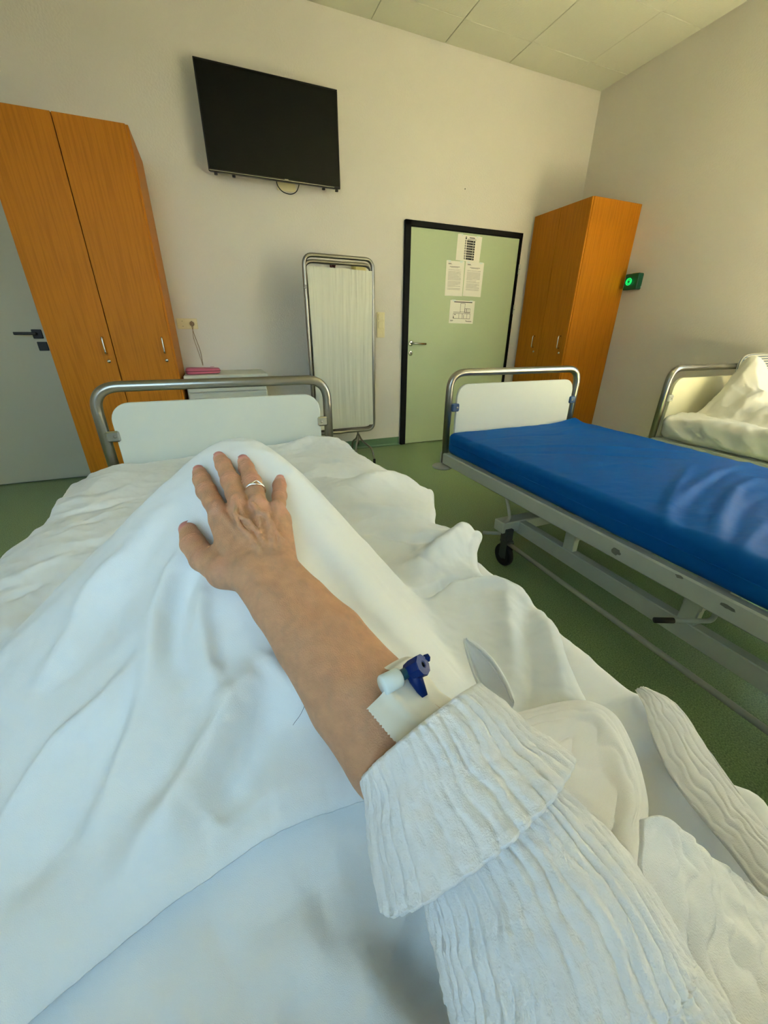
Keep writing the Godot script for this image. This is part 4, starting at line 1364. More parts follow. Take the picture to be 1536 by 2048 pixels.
# ---------------------------------------------------------------- bedding of the bed by the right wall
func build_other_bedding() -> void:
	var f := FastNoiseLite.new()
	f.seed = 14
	f.frequency = 1.0
	f.fractal_octaves = 3
	var g := FastNoiseLite.new()
	g.seed = 15
	g.frequency = 1.0
	g.fractal_type = FastNoiseLite.FRACTAL_RIDGED
	g.fractal_octaves = 2
	var mt := thing("mattress", "mattress in a creased white sheet on the bed along the right wall", "mattress")
	var wr := func(q: Vector3, n: Vector2) -> Vector3:
		var d := 0.018 * g.get_noise_2d(q.z * 2.6 + q.y * 3.0, q.x * 3.0 + q.y * 2.0) + 0.008 * f.get_noise_3d(q.x * 6.0, q.y * 6.0, q.z * 6.0)
		return Vector3(n.x * d, n.y * d, 0) if n.y > -0.4 else Vector3.ZERO
	obj("fitted_sheet", soft_block(1.955, 2.925, 0.469, 0.632, 2.13, 4.18, 0.05, 180, 200, wr), M.linen_dull, mt)
	# heaped duvet: lumps under a wrinkled cover
	var nu := 150
	var nv := 190
	var pts := PackedVector3Array()
	for j in nv:
		var v := float(j) / (nv - 1)
		for i in nu:
			var u := float(i) / (nu - 1)
			var x := lerpf(2.10, 2.94, u)
			var z := lerpf(2.17, 3.55, v)
			var edge := 2.27 + 0.05 * f.get_noise_1d(z * 4.0)
			var lump := 0.33 * exp(-pow((x - 2.50) / 0.14, 2.0) - pow((z - 2.27) / 0.15, 2.0)) + 0.10 * exp(-pow((x - 2.33) / 0.13, 2.0) - pow((z - 2.42) / 0.2, 2.0)) + 0.13 * exp(-pow((x - 2.65) / 0.28, 2.0) - pow((z - 2.85) / 0.4, 2.0))
			lump += 0.03 * g.get_noise_2d(x * 3.5 + z * 2.0, z * 3.0 - x * 2.5) + 0.02 * f.get_noise_2d(x * 4.0, z * 4.0) + 0.006 * g.get_noise_2d(x * 8.0, z * 8.0)
			var rise := smoothstep(2.10, 2.27, x + 0.02 * f.get_noise_1d(z * 9.0))
			var near_ := smoothstep(2.17, 2.24, z)
			pts.append(Vector3(x, 0.625 + (0.035 + lump) * rise * near_, z))
	tag(obj("duvet", sheet(pts, nu, nv, true), M.linen_dull), "crumpled white duvet heaped at the foot of the bed by the right wall", "duvet")
	# striped pillow leaning on the foot tube
	var n := 46
	var rows := 24
	var pp := PackedVector3Array()
	var cc := PackedColorArray()
	for j in rows:
		var t := float(j) / (rows - 1)
		var a := -PI / 2 + PI * t
		for k in n:
			var b := TAU * k / n
			var e := pow(maxf(cos(a), 0.0), 0.55)
			var cx := pow(absf(cos(b)), 0.5) * signf(cos(b))
			var cz := pow(absf(sin(b)), 0.5) * signf(sin(b))
			pp.append(Vector3(cx * 0.16 * e, 0.05 * sin(a) * (1.0 + 0.15 * f.get_noise_2d(cx * 2.0, cz * 2.0)), cz * 0.20 * e))
	var pl := thing("pillow", "blue and white striped pillow propped on the foot tube by the right wall", "pillow", Vector3(2.80, 0.83, 2.178))
	pl.rotation = Vector3(deg_to_rad(78), deg_to_rad(0), deg_to_rad(10))
	var sm := StandardMaterial3D.new()
	sm.resource_name = "striped_ticking"
	var im := Image.create(64, 64, false, Image.FORMAT_RGBA8)
	im.fill(Color(0.86, 0.87, 0.85))
	for s in 4:
		im.fill_rect(Rect2i(0, s * 16, 64, 6), Color(0.42, 0.49, 0.58))
	sm.albedo_texture = ImageTexture.create_from_image(im)
	sm.roughness = 0.85
	tri_map(sm, Vector3.ONE * 14.0)
	obj("case", sheet(pp, n, rows, false, true), sm, pl)
	obj("piping", tube_mesh(range(n + 1).map(func(k): return pp[(rows / 2) * n + k % n]), 0.003, 6, false), M.linen_dull, pl)

# ---------------------------------------------------------------- the patient's arm and hand
# bones: [a, b, radius at a, radius at b]; the skin is the level set of the summed bone fields
func skin_net(bones: Array, cell: float, k: float, bounds: AABB, tint: Callable, creases: Array, into: Array) -> void:
	var n := Vector3i((bounds.size / cell).ceil()) + Vector3i.ONE
	var o := bounds.position
	var field := PackedFloat32Array()
	field.resize(n.x * n.y * n.z)
	field.fill(0.0)
	var nx := n.x
	var nxy := n.x * n.y
	var reach := 7.0 / k
	for b in bones:
		var a: Vector3 = b[0]
		var ab: Vector3 = b[1] - a
		var ra: float = b[2]
		var rb: float = b[3]
		var sharp: float = b[4] if b.size() > 4 else k
		var l2 := maxf(ab.length_squared(), 1e-9)
		var pad := maxf(ra, rb) + reach
		var lo := ((a.min(b[1]) - Vector3.ONE * pad - o) / cell).floor()
		var hi := ((a.max(b[1]) + Vector3.ONE * pad - o) / cell).ceil()
		for z in range(maxi(int(lo.z), 0), mini(int(hi.z), n.z - 1) + 1):
			for y in range(maxi(int(lo.y), 0), mini(int(hi.y), n.y - 1) + 1):
				var row := z * nxy + y * nx
				for x in range(maxi(int(lo.x), 0), mini(int(hi.x), n.x - 1) + 1):
					var p := o + Vector3(x, y, z) * cell - a
					var t := clampf(p.dot(ab) / l2, 0.0, 1.0)
					var d := (p - ab * t).length() - lerpf(ra, rb, t)
					if d < reach:
						field[row + x] += exp(-sharp * maxf(d, -0.03))
	for i in field.size():
		field[i] = -log(maxf(field[i], 1e-12)) / k
	# skin creases across the finger joints: [joint, direction of the finger, back of the hand, reach]
	for c in creases:
		var j: Vector3 = c[0]
		var fwd: Vector3 = c[1]
		var back: Vector3 = c[2]
		var w: float = c[3]
		var lo := ((j - Vector3.ONE * 0.018 - o) / cell).floor()
		var hi := ((j + Vector3.ONE * 0.018 - o) / cell).ceil()
		for z in range(maxi(int(lo.z), 0), mini(int(hi.z), n.z - 1) + 1):
			for y in range(maxi(int(lo.y), 0), mini(int(hi.y), n.y - 1) + 1):
				for x in range(maxi(int(lo.x), 0), mini(int(hi.x), n.x - 1) + 1):
					var p := o + Vector3(x, y, z) * cell - j
					if p.dot(back) < 0.002 or p.length() > 0.018:
						continue
					var s := p.dot(fwd) + 0.12 * absf(p.cross(fwd).dot(back))
					field[z * nxy + y * nx + x] += 0.00055 * cos(s * TAU / 0.0040) * exp(-pow(s / w, 2.0)) * smoothstep(0.002, 0.006, p.dot(back))
	surface_net(field, n, o, cell, tint, into)

func surface_net(field: PackedFloat32Array, n: Vector3i, o: Vector3, cell: float, tint: Callable, into: Array) -> void:
	var nx := n.x
	var nxy := n.x * n.y
	var id := PackedInt32Array()
	id.resize(field.size())
	id.fill(-1)
	var verts := PackedVector3Array()
	var norms := PackedVector3Array()
	var cols := PackedColorArray()
	var corner := [0, 1, nx, nx + 1, nxy, nxy + 1, nxy + nx, nxy + nx + 1]
	var off := [Vector3(0, 0, 0), Vector3(1, 0, 0), Vector3(0, 1, 0), Vector3(1, 1, 0), Vector3(0, 0, 1), Vector3(1, 0, 1), Vector3(0, 1, 1), Vector3(1, 1, 1)]
	var edges := [[0, 1], [2, 3], [4, 5], [6, 7], [0, 2], [1, 3], [4, 6], [5, 7], [0, 4], [1, 5], [2, 6], [3, 7]]
	for z in n.z - 1:
		for y in n.y - 1:
			for x in n.x - 1:
				var at := z * nxy + y * nx + x
				var f0 := field[at]
				if absf(f0) > cell * 3.0:
					continue
				var mask := 0
				for c in 8:
					if field[at + corner[c]] < 0.0:
						mask |= 1 << c
				if mask == 0 or mask == 255:
					continue
				var sum := Vector3.ZERO
				var cnt := 0
				for e in edges:
					var fa := field[at + corner[e[0]]]
					var fb := field[at + corner[e[1]]]
					if (fa < 0.0) != (fb < 0.0):
						sum += off[e[0]].lerp(off[e[1]], fa / (fa - fb))
						cnt += 1
				var q := sum / cnt
				var p := o + (Vector3(x, y, z) + q) * cell
				var gx := lerpf(field[at + 1] - field[at], field[at + nxy + nx + 1] - field[at + nxy + nx], 0.5)
				var gy := lerpf(field[at + nx] - field[at], field[at + nxy + nx + 1] - field[at + nxy + 1], 0.5)
				var gz := lerpf(field[at + nxy] - field[at], field[at + nxy + nx + 1] - field[at + nx + 1], 0.5)
				id[at] = verts.size()
				verts.append(p)
				norms.append(Vector3(gx, gy, gz).normalized())
				cols.append(tint.call(p))
	var idx := PackedInt32Array()
	for z in range(1, n.z - 1):
		for y in range(1, n.y - 1):
			for x in range(1, n.x - 1):
				var at := z * nxy + y * nx + x
				if absf(field[at]) > cell * 2.0:
					continue
				var ins := field[at] < 0.0
				for ax in 3:
					var step: int = [1, nx, nxy][ax]
					if ins == (field[at + step] < 0.0):
						continue
					var u: int = [nx, nxy, 1][ax]
					var v: int = [nxy, 1, nx][ax]
					var a := id[at]
					var b := id[at - u]
					var c := id[at - u - v]
					var d := id[at - v]
					if a < 0 or b < 0 or c < 0 or d < 0:
						continue
					if ins:
						idx.append_array([a, c, b, a, d, c])
					else:
						idx.append_array([a, b, c, a, c, d])
	var shift: int = into[0].size()
	for i in idx.size():
		idx[i] += shift
	into[0].append_array(verts)
	into[1].append_array(norms)
	into[2].append_array(cols)
	into[3].append_array(idx)

const FINGERS := {
	"index": [Vector3(-0.9531, 0.9543, 3.5039), Vector3(-0.9645, 0.9646, 3.4557), Vector3(-0.9688, 0.9707, 3.4308), Vector3(-0.9711, 0.9756, 3.4145)],
	"middle": [Vector3(-0.9312, 0.9613, 3.5088), Vector3(-0.9360, 0.9759, 3.4629), Vector3(-0.9413, 0.9860, 3.4277), Vector3(-0.9445, 0.9901, 3.4109)],
	"ring": [Vector3(-0.9104, 0.9599, 3.5137), Vector3(-0.9118, 0.9741, 3.4708), Vector3(-0.9152, 0.9829, 3.4407), Vector3(-0.9166, 0.9877, 3.4274)],
	"little": [Vector3(-0.8908, 0.9499, 3.5154), Vector3(-0.8838, 0.9571, 3.4849), Vector3(-0.8802, 0.9630, 3.4646), Vector3(-0.8777, 0.9657, 3.4539)],
	"thumb": [Vector3(-0.9548, 0.9146, 3.5633), Vector3(-0.9751, 0.9173, 3.5328), Vector3(-0.9850, 0.9237, 3.5071), Vector3(-0.9893, 0.9301, 3.4863)],
}
const FINGER_R := {
	"index": [0.0112, 0.0112, 0.0100, 0.0084], "middle": [0.0108, 0.0108, 0.0094, 0.0082], "ring": [0.0104, 0.0104, 0.0090, 0.0078], "little": [0.0086, 0.0084, 0.0078, 0.0066], "thumb": [0.0165, 0.0138, 0.0128, 0.0100],
}
const WRIST := Vector3(-0.9180, 0.9165, 3.5810)
# forearm axis from the wrist to the elbow, then the upper arm inside the sleeve
const ARM := [[Vector3(-0.9180, 0.9165, 3.5810), 0.0245], [Vector3(-0.8990, 0.8980, 3.6200), 0.0275], [Vector3(-0.8803, 0.8800, 3.6580), 0.0335], [Vector3(-0.8604, 0.8590, 3.7125), 0.0385], [Vector3(-0.8429, 0.8440, 3.7567), 0.0410], [Vector3(-0.8200, 0.8350, 3.8010), 0.0420], [Vector3(-0.8080, 0.8300, 3.8400), 0.0420], [Vector3(-0.8030, 0.8050, 3.9000), 0.0400]]

func build_person() -> void:
	var nz := FastNoiseLite.new()
	nz.seed = 4
	nz.frequency = 1.0
	nz.fractal_octaves = 3
	var bones := []
	var knuckles := []
	for key in FINGERS:
		var j: Array = FINGERS[key]
		var r: Array = FINGER_R[key]
		for i in 3:
			# slightly waisted phalanx between fuller joints
			var m: Vector3 = (j[i] as Vector3).lerp(j[i + 1], 0.5)
			var rm: float = (r[i] + r[i + 1]) * 0.5 - 0.0010
			bones.append([j[i], m, r[i], rm])
			bones.append([m, j[i + 1], rm, r[i + 1]])
			knuckles.append([j[i], r[i]])
	var j_i: Array = FINGERS.index
	var j_m: Array = FINGERS.middle
	var j_r: Array = FINGERS.ring
	var j_l: Array = FINGERS.little
	var j_t: Array = FINGERS.thumb
	var side: Vector3 = (j_l[0] as Vector3 - j_i[0]).normalized()
	var axis_h: Vector3 = (j_m[0] as Vector3 - WRIST).normalized()
	var up: Vector3 = side.cross(axis_h).normalized()
	if up.y < 0.0:
		up = -up
	var wl: Vector3 = WRIST - side * 0.016
	var wr: Vector3 = WRIST + side * 0.016
	# metacarpals as the body of the palm
	bones.append([wl, j_i[0] - up * 0.003 - axis_h * 0.008, 0.0185, 0.0135])
	bones.append([WRIST - side * 0.005, j_m[0] - up * 0.004 - axis_h * 0.008, 0.019, 0.0135])
	bones.append([WRIST + side * 0.006, j_r[0] - up * 0.004 - axis_h * 0.008, 0.019, 0.013])
	bones.append([wr, j_l[0] - up * 0.003 - axis_h * 0.008, 0.0185, 0.012])
	bones.append([WRIST.lerp(j_r[0], 0.4) - up * 0.01, j_l[0] + side * 0.001 - up * 0.011 - axis_h * 0.010, 0.017, 0.011])
	bones.append([WRIST.lerp(j_m[0], 0.3) - up * 0.012, j_i[0] - up * 0.011 - axis_h * 0.010, 0.016, 0.011])
	# ball and web of the thumb
	bones.append([wl - up * 0.004, j_t[0], 0.019, 0.018])
	bones.append([j_t[0], j_i[0] - up * 0.010 - axis_h * 0.018, 0.015, 0.008])
	bones.append([(j_t[1] as Vector3).lerp(j_t[0], 0.3), (j_i[0] as Vector3).lerp(WRIST, 0.35) - up * 0.008, 0.009, 0.010])
	# extensor tendons and veins on the back of the hand
	for four in [j_i, j_m, j_r, j_l]:
		var kn: Vector3 = four[0]
		bones.append([WRIST.lerp(kn, 0.25) + up * 0.0150, kn + up * 0.0082, 0.0026, 0.0034, 700.0])
		bones.append([kn + up * 0.006, kn + up * 0.0065 + axis_h * 0.004, 0.0085, 0.0075])
	var vein := func(list: Array, rad: float) -> void:
		for i in list.size() - 1:
			bones.append([list[i], list[i + 1], rad, rad, 900.0])
	var on_back := func(u: float, t: float, h: float) -> Vector3:   # across, along, height over the palm axis
		return WRIST.lerp((j_m[0] as Vector3).lerp(j_r[0], 0.5), t) + side * u + up * h
	vein.call([on_back.call(-0.012, 0.95, 0.0126), on_back.call(-0.016, 0.75, 0.0149), on_back.call(-0.014, 0.55, 0.0159), on_back.call(-0.006, 0.40, 0.0169), on_back.call(0.0, 0.2, 0.0179), on_back.call(-0.004, -0.1, 0.0199)], 0.0021)
	vein.call([on_back.call(0.003, 0.92, 0.0146), on_back.call(0.008, 0.78, 0.0152), on_back.call(0.016, 0.74, 0.0142), on_back.call(0.018, 0.6, 0.0139), on_back.call(0.015, 0.35, 0.0154), on_back.call(0.012, 0.1, 0.0169)], 0.0022)
	vein.call([on_back.call(-0.016, 0.75, 0.0144), on_back.call(-0.004, 0.62, 0.0169), on_back.call(0.003, 0.45, 0.0174), on_back.call(0.006, 0.3, 0.0174)], 0.0018)
	vein.call([on_back.call(0.018, 0.6, 0.0134), on_back.call(0.024, 0.35, 0.0119), on_back.call(0.02, 0.05, 0.0139)], 0.0017)
	# forearm: two bones side by side near the wrist
	for i in ARM.size() - 1:
		var flat: float = [0.012, 0.0115, 0.010, 0.008, 0.006, 0.004, 0.0, 0.0][i]
		var flat2: float = [0.012, 0.0115, 0.010, 0.008, 0.006, 0.004, 0.0, 0.0][i + 1]
		for s in [-1, 1]:
			bones.append([ARM[i][0] + side * flat * s, ARM[i + 1][0] + side * flat2 * s, ARM[i][1] - 0.0025, ARM[i + 1][1] - 0.0025])
	bones.append([WRIST + side * 0.024 + up * 0.006 - axis_h * 0.012, WRIST + side * 0.023 + up * 0.004 - axis_h * 0.02, 0.011, 0.011])   # head of the ulna
	var skin := StandardMaterial3D.new()
	skin.resource_name = "skin"
	skin.vertex_color_use_as_albedo = true
	skin.roughness = 0.55
	skin.metallic_specular = 0.4
	skin.subsurf_scatter_enabled = true
	skin.subsurf_scatter_strength = 0.12
	bump(skin, noise_tex(0.09, 5, 55, null, 7.0), 0.35)
	tri_map(skin, Vector3.ONE * 14.0)
	var base := Color(0.56, 0.295, 0.155)
	var pink := Color(0.62, 0.27, 0.175)
	var vein_c := Color(0.43, 0.255, 0.145)
	var tips := []
	for key in FINGERS:
		tips.append(FINGERS[key][3])
	var tint := func(p: Vector3) -> Color:
		var c := base * (1.0 + 0.13 * nz.get_noise_3d(p.x * 60.0, p.y * 60.0, p.z * 60.0) + 0.08 * nz.get_noise_3d(p.x * 300.0, p.y * 300.0, p.z * 300.0))
		for q in knuckles:
			var d: float = p.distance_to(q[0] + up * q[1] * 0.8)
			if d < 0.016:
				c = c.lerp(pink, 0.5 * (1.0 - d / 0.016))
		for t in tips:
			var d: float = p.distance_to(t)
			if d < 0.013:
				c = c.lerp(Color(0.68, 0.33, 0.25), 0.8 * smoothstep(0.013, 0.008, d))
		var b := nz.get_noise_3d(p.x * 90.0 + 7.0, p.y * 30.0, p.z * 45.0)
		if b > 0.15:
			c = c.lerp(vein_c, minf((b - 0.15) * 1.6, 0.5))
		return Color(c.r, c.g, c.b)
	var creases := []
	for key in FINGERS:
		var jj: Array = FINGERS[key]
		for i in [1, 2]:
			var fwd: Vector3 = ((jj[i + 1] as Vector3) - jj[i - 1]).normalized()
			var bk := (up - fwd * up.dot(fwd)).normalized()
			creases.append([jj[i], fwd, bk, 0.0060 if i == 1 else 0.0035])
	var body := thing("person", "tanned right forearm and hand resting palm down on the white duvet", "person")
	var into := [PackedVector3Array(), PackedVector3Array(), PackedColorArray(), PackedInt32Array()]
	skin_net(bones, 0.0014, 620.0, AABB(Vector3(-1.006, 0.885, 3.395), Vector3(0.142, 0.125, 0.195)), tint, creases, into)
	skin_net(bones, 0.0028, 620.0, AABB(Vector3(-0.975, 0.765, 3.575), Vector3(0.235, 0.20, 0.375)), tint, [], into)
	var arr := []
	arr.resize(Mesh.ARRAY_MAX)
	arr[Mesh.ARRAY_VERTEX] = into[0]
	arr[Mesh.ARRAY_NORMAL] = into[1]
	arr[Mesh.ARRAY_COLOR] = into[2]
	arr[Mesh.ARRAY_INDEX] = into[3]
	var am := ArrayMesh.new()
	am.add_surface_from_arrays(Mesh.PRIMITIVE_TRIANGLES, arr)
	obj("body", am, skin, body)
	# finger nails
	var nail := mat("nail", Color(0.80, 0.52, 0.47), 0.3)
	for key in FINGERS:
		var a: Vector3 = FINGERS[key][2]
		var b: Vector3 = FINGERS[key][3]
		var r: float = FINGER_R[key][3]
		var fwd := (b - a).normalized()
		var rt := fwd.cross(up).normalized()
		if key == "thumb":
			rt = (rt * 0.75 + up * 0.65).normalized()
		var nm := rt.cross(fwd).normalized()
		if nm.y < 0.0 and key != "thumb":
			nm = -nm
		var rows := []
		for v in 5:
			var row := []
			for u in 5:
				var x := (u - 2) / 2.0
				var y := v / 4.0
				row.append(b + fwd * lerpf(0.0, r * 1.16, y) + rt * x * r * 0.72 + nm * (r * (1.02 - 0.34 * x * x) - y * y * r * 0.42))
			rows.append(row)
		obj("fingernail", patch(rows, 12, 12, 0.0008), nail, body)

	# ring with a small peaked wave on the ring finger
	var ra: Vector3 = FINGERS.ring[0]
	var rb: Vector3 = FINGERS.ring[1]
	var c := ra.lerp(rb, 0.60)
	var d := (rb - ra).normalized()
	var rr := 0.0118
	var sx := d.cross(up).normalized()
	var su := sx.cross(d).normalized()
	if su.y < 0.0:
		su = -su
	var rg := thing("finger_ring", "thin silver ring with a small peak on the ring finger", "ring")
	for k2 in 2:
		var pl := []
		for k in 49:
			var a := TAU * k / 48
			var peak := 0.0045 * exp(-pow(sin((a - PI / 2 + 0.35) * 0.5) / 0.16, 2.0)) * (1.0 if k2 == 0 else -0.35)
			pl.append(c + (sx * cos(a) + su * sin(a)) * rr + d * (peak + (0.0006 if k2 == 0 else -0.0006)))
		obj("band", tube_mesh(pl, 0.00085, 8, false), M.silver, rg)
	build_iv()

# point on the forearm surface: t along the axis in bone units, a angle about it (0 = up, positive towards +x), raised by h
func on_arm(t: float, a: float, h: float) -> Vector3:
	var i := clampi(int(t), 0, ARM.size() - 2)
	var f := t - i
	var p: Vector3 = (ARM[i][0] as Vector3).lerp(ARM[i + 1][0], f)
	var r: float = lerpf(ARM[i][1], ARM[i + 1][1], f)
	var t0: Vector3 = ((ARM[i + 1][0] as Vector3) - ARM[maxi(i - 1, 0)][0]).normalized()
	var t1: Vector3 = ((ARM[mini(i + 2, ARM.size() - 1)][0] as Vector3) - ARM[i][0]).normalized()
	var ax: Vector3 = t0.lerp(t1, f).normalized()
	var sd: Vector3 = ax.cross(Vector3.UP).normalized() * -1.0
	if sd.x < 0.0:
		sd = -sd
	var u: Vector3 = sd.cross(ax).normalized()
	if u.y < 0.0:
		u = -u
	var flat := lerpf([0.012, 0.0115, 0.010, 0.008, 0.006, 0.004, 0.0, 0.0][i], [0.012, 0.0115, 0.010, 0.008, 0.006, 0.004, 0.0, 0.0][i + 1], f)
	return p + u * cos(a) * (r + h) + sd * sin(a) * (r + flat + h)

func tape_patch(called: String, label: String, t0: float, t1: float, a0: float, a1: float, h: float, fold: Callable, serrate: bool) -> void:
	var nu := 60
	var nv := 60
	var rows := PackedVector3Array()
	for j in nv:
		var v := float(j) / (nv - 1)
		for i in nu:
			var u := float(i) / (nu - 1)
			var e := 0.0
			if serrate:
				e = 0.012 * (absf(fmod(v * 34.0, 1.0) - 0.5) * 2.0) * (1.0 - smoothstep(0.0, 0.08, u))
			var t := lerpf(t0, t1, v)
			var a := lerpf(a0, a1, u) - e * 2.5
			rows.append(on_arm(t, a, h + fold.call(u, v)))
	tag(obj(called, sheet(rows, nu, nv, false), M.tape), label, "tape")

func build_iv() -> void:
	# cloth tape holding the port
	tape_patch("medical_tape", "white cloth tape with a pinked edge stuck along the forearm below the blue port", 3.45, 4.9, -0.42, 0.34, 0.0075, func(u, v): return 0.0035 * exp(-pow((u - 0.42 - 0.1 * v) / 0.10, 2.0)) * (1.0 - v), true)
	tape_patch("medical_tape", "beige tape band crossing the forearm behind the blue port", 3.12, 3.6, 0.16, 1.6, 0.0055, func(u, v): return 0.004 * exp(-pow((v - 0.3 + 0.2 * u) / 0.16, 2.0)), false)
	tape_patch("wound_film", "pale wrinkled dressing film on the forearm between port and sleeve cuff", 3.55, 4.9, 0.37, 1.6, 0.0052, func(u, v): return 0.0008 * sin(u * 14.0 + v * 4.0) + 0.0006 * sin(v * 17.0), false)
	# port
	var iv := thing("iv_port", "blue intravenous port with a white cap taped to the forearm", "medical port", Vector3.ZERO)
	var p0 := on_arm(3.40, -0.02, 0.012)
	var p1 := on_arm(3.50, 0.36, 0.016)
	var dir := (p1 - p0).normalized()
	var out := (p1 - (ARM[3][0] as Vector3)).normalized()
	obj("cap", lathe_mesh([Vector2(0, 0.0), Vector2(0.0066, 0.0), Vector2(0.0074, 0.0012), Vector2(0.0070, 0.0150), Vector2(0.0064, 0.0158), Vector2(0, 0.0158)], axis(p0 - dir * 0.006, dir), 24), M.cap_white, iv)
	obj("connector", lathe_mesh([Vector2(0, 0.0), Vector2(0.0042, 0.0), Vector2(0.0042, 0.012), Vector2(0, 0.012)], axis(p0 + dir * 0.0085, dir), 18), M.iv_teal, iv)
	var hub := p0 + dir * 0.0215 + out * 0.002
	var hb := obj("hub", lathe_mesh([Vector2(0.0018, 0.010), Vector2(0.0030, 0.0104), Vector2(0.0078, 0.0100), Vector2(0.0082, 0.0090), Vector2(0.0078, 0.0), Vector2(0.0062, -0.006), Vector2(0.0, -0.008)], axis(hub, out), 9, false), M.iv_blue, iv)
	obj("bore", lathe_mesh([Vector2(0.0019, 0.0102), Vector2(0.0019, 0.004), Vector2(0.0, 0.004)], axis(hub, out), 12), M.hole_dark, hb)
	var wing := dir * 0.010 - (ARM[4][0] - ARM[3][0]).normalized() * 0.003
	obj("lug", box(hub + wing + out * 0.006, Vector3(0.0045, 0.005, 0.0045), 0.0006), M.iv_blue, hb)
	var along := ((ARM[4][0] as Vector3) - ARM[3][0]).normalized()
	obj("cannula_body", tube_mesh([hub - out * 0.001, hub + along * 0.008 - out * 0.005, hub + along * 0.022 - out * 0.010], [0.0062, 0.0055, 0.0030], 12), M.iv_blue, iv)

# ---------------------------------------------------------------- muslin bathrobe
# swept sleeve: axis points with radii, crinkled by ridges that run along it
func sleeve_mesh(path: Array, radii: Array, n_ring: int, n_row: int, amp: float, count: float, seed_: int, droop: float, wall: float, twist := 0.0) -> ArrayMesh:
	var nz := FastNoiseLite.new()
	nz.seed = seed_
	nz.frequency = 1.0
	nz.fractal_octaves = 2
	var line := smooth_line(path, n_row - 1)
	var pts := PackedVector3Array()
	var reach := 0.0
	for j in n_row - 1:
		reach += (line[j] as Vector3).distance_to(line[j + 1])
	var up0 := Vector3.UP
	for j in n_row:
		var v := float(j) / (n_row - 1)
		var t: Vector3 = ((line[mini(j + 1, n_row - 1)] as Vector3) - line[maxi(j - 1, 0)]).normalized()
		var sd := t.cross(up0).normalized()
		if sd.x < 0.0:
			sd = -sd
		var u := sd.cross(t).normalized()
		if u.y < 0.0:
			u = -u
		var fi := v * (radii.size() - 1)
		var i := mini(int(fi), radii.size() - 2)
		var r: float = cubic_interpolate(radii[i], radii[i + 1], radii[maxi(i - 1, 0)], radii[mini(i + 2, radii.size() - 1)], fi - i)
		for k in n_ring:
			var a := TAU * k / n_ring
			var ca := cos(a)
			var sa := sin(a)
			var m := v * reach
			var wob := 0.05 * nz.get_noise_3d(ca * 1.3 + 5.0, sa * 1.3, m * 12.0)
			var ph := a * count + twist * v + 3.2 * nz.get_noise_3d(ca * 1.5, sa * 1.5, m * 12.0) + 1.1 * nz.get_noise_3d(ca * 5.0, sa * 5.0, m * 40.0)
			var strength := 0.75 + 0.6 * nz.get_noise_3d(ca * 4.0 + 9.0, sa * 4.0, m * 30.0)
			var rid := amp * strength * (pow(absf(sin(ph * 0.5)), 0.8) - 0.5) + amp * 0.30 * nz.get_noise_3d(ca * 14.0, sa * 14.0, m * 110.0)
			var rr := r * (1.0 + wob) + rid
			var low := droop * maxf(0.0, -ca) * r
			pts.append(line[j] + u * (ca * rr - low) + sd * sa * rr)
	# turn the mouth inwards so that the cloth shows its thickness
	var first := PackedVector3Array()
	var inner := [0.35, 0.12, 0.03, 0.0]
	for q in 4:
		for k in n_ring:
			var p := pts[k]
			var c: Vector3 = line[0]
			var f: Vector3 = ((line[1] as Vector3) - line[0]).normalized()
			var dirr := (p - c).normalized()
			first.append(p - dirr * wall * [1.6, 1.4, 0.8, 0.25][q] + f * [0.03, 0.006, -0.0015, -0.0015][q])
	first.append_array(pts)
	var rows := n_row + 4
	# and the far end
	var m := first.size() - n_ring
	for q in 3:
		for k in n_ring:
			var p := first[m + k]
			var c: Vector3 = line[n_row - 1]
			var f: Vector3 = ((line[n_row - 1] as Vector3) - line[n_row - 2]).normalized()
			var dirr := (p - c).normalized()
			first.append(p - dirr * wall * [0.3, 0.9, 3.6][q] + f * [0.0015, 0.0012, -0.02][q])
	return sheet(first, n_ring, rows + 3, false, true)

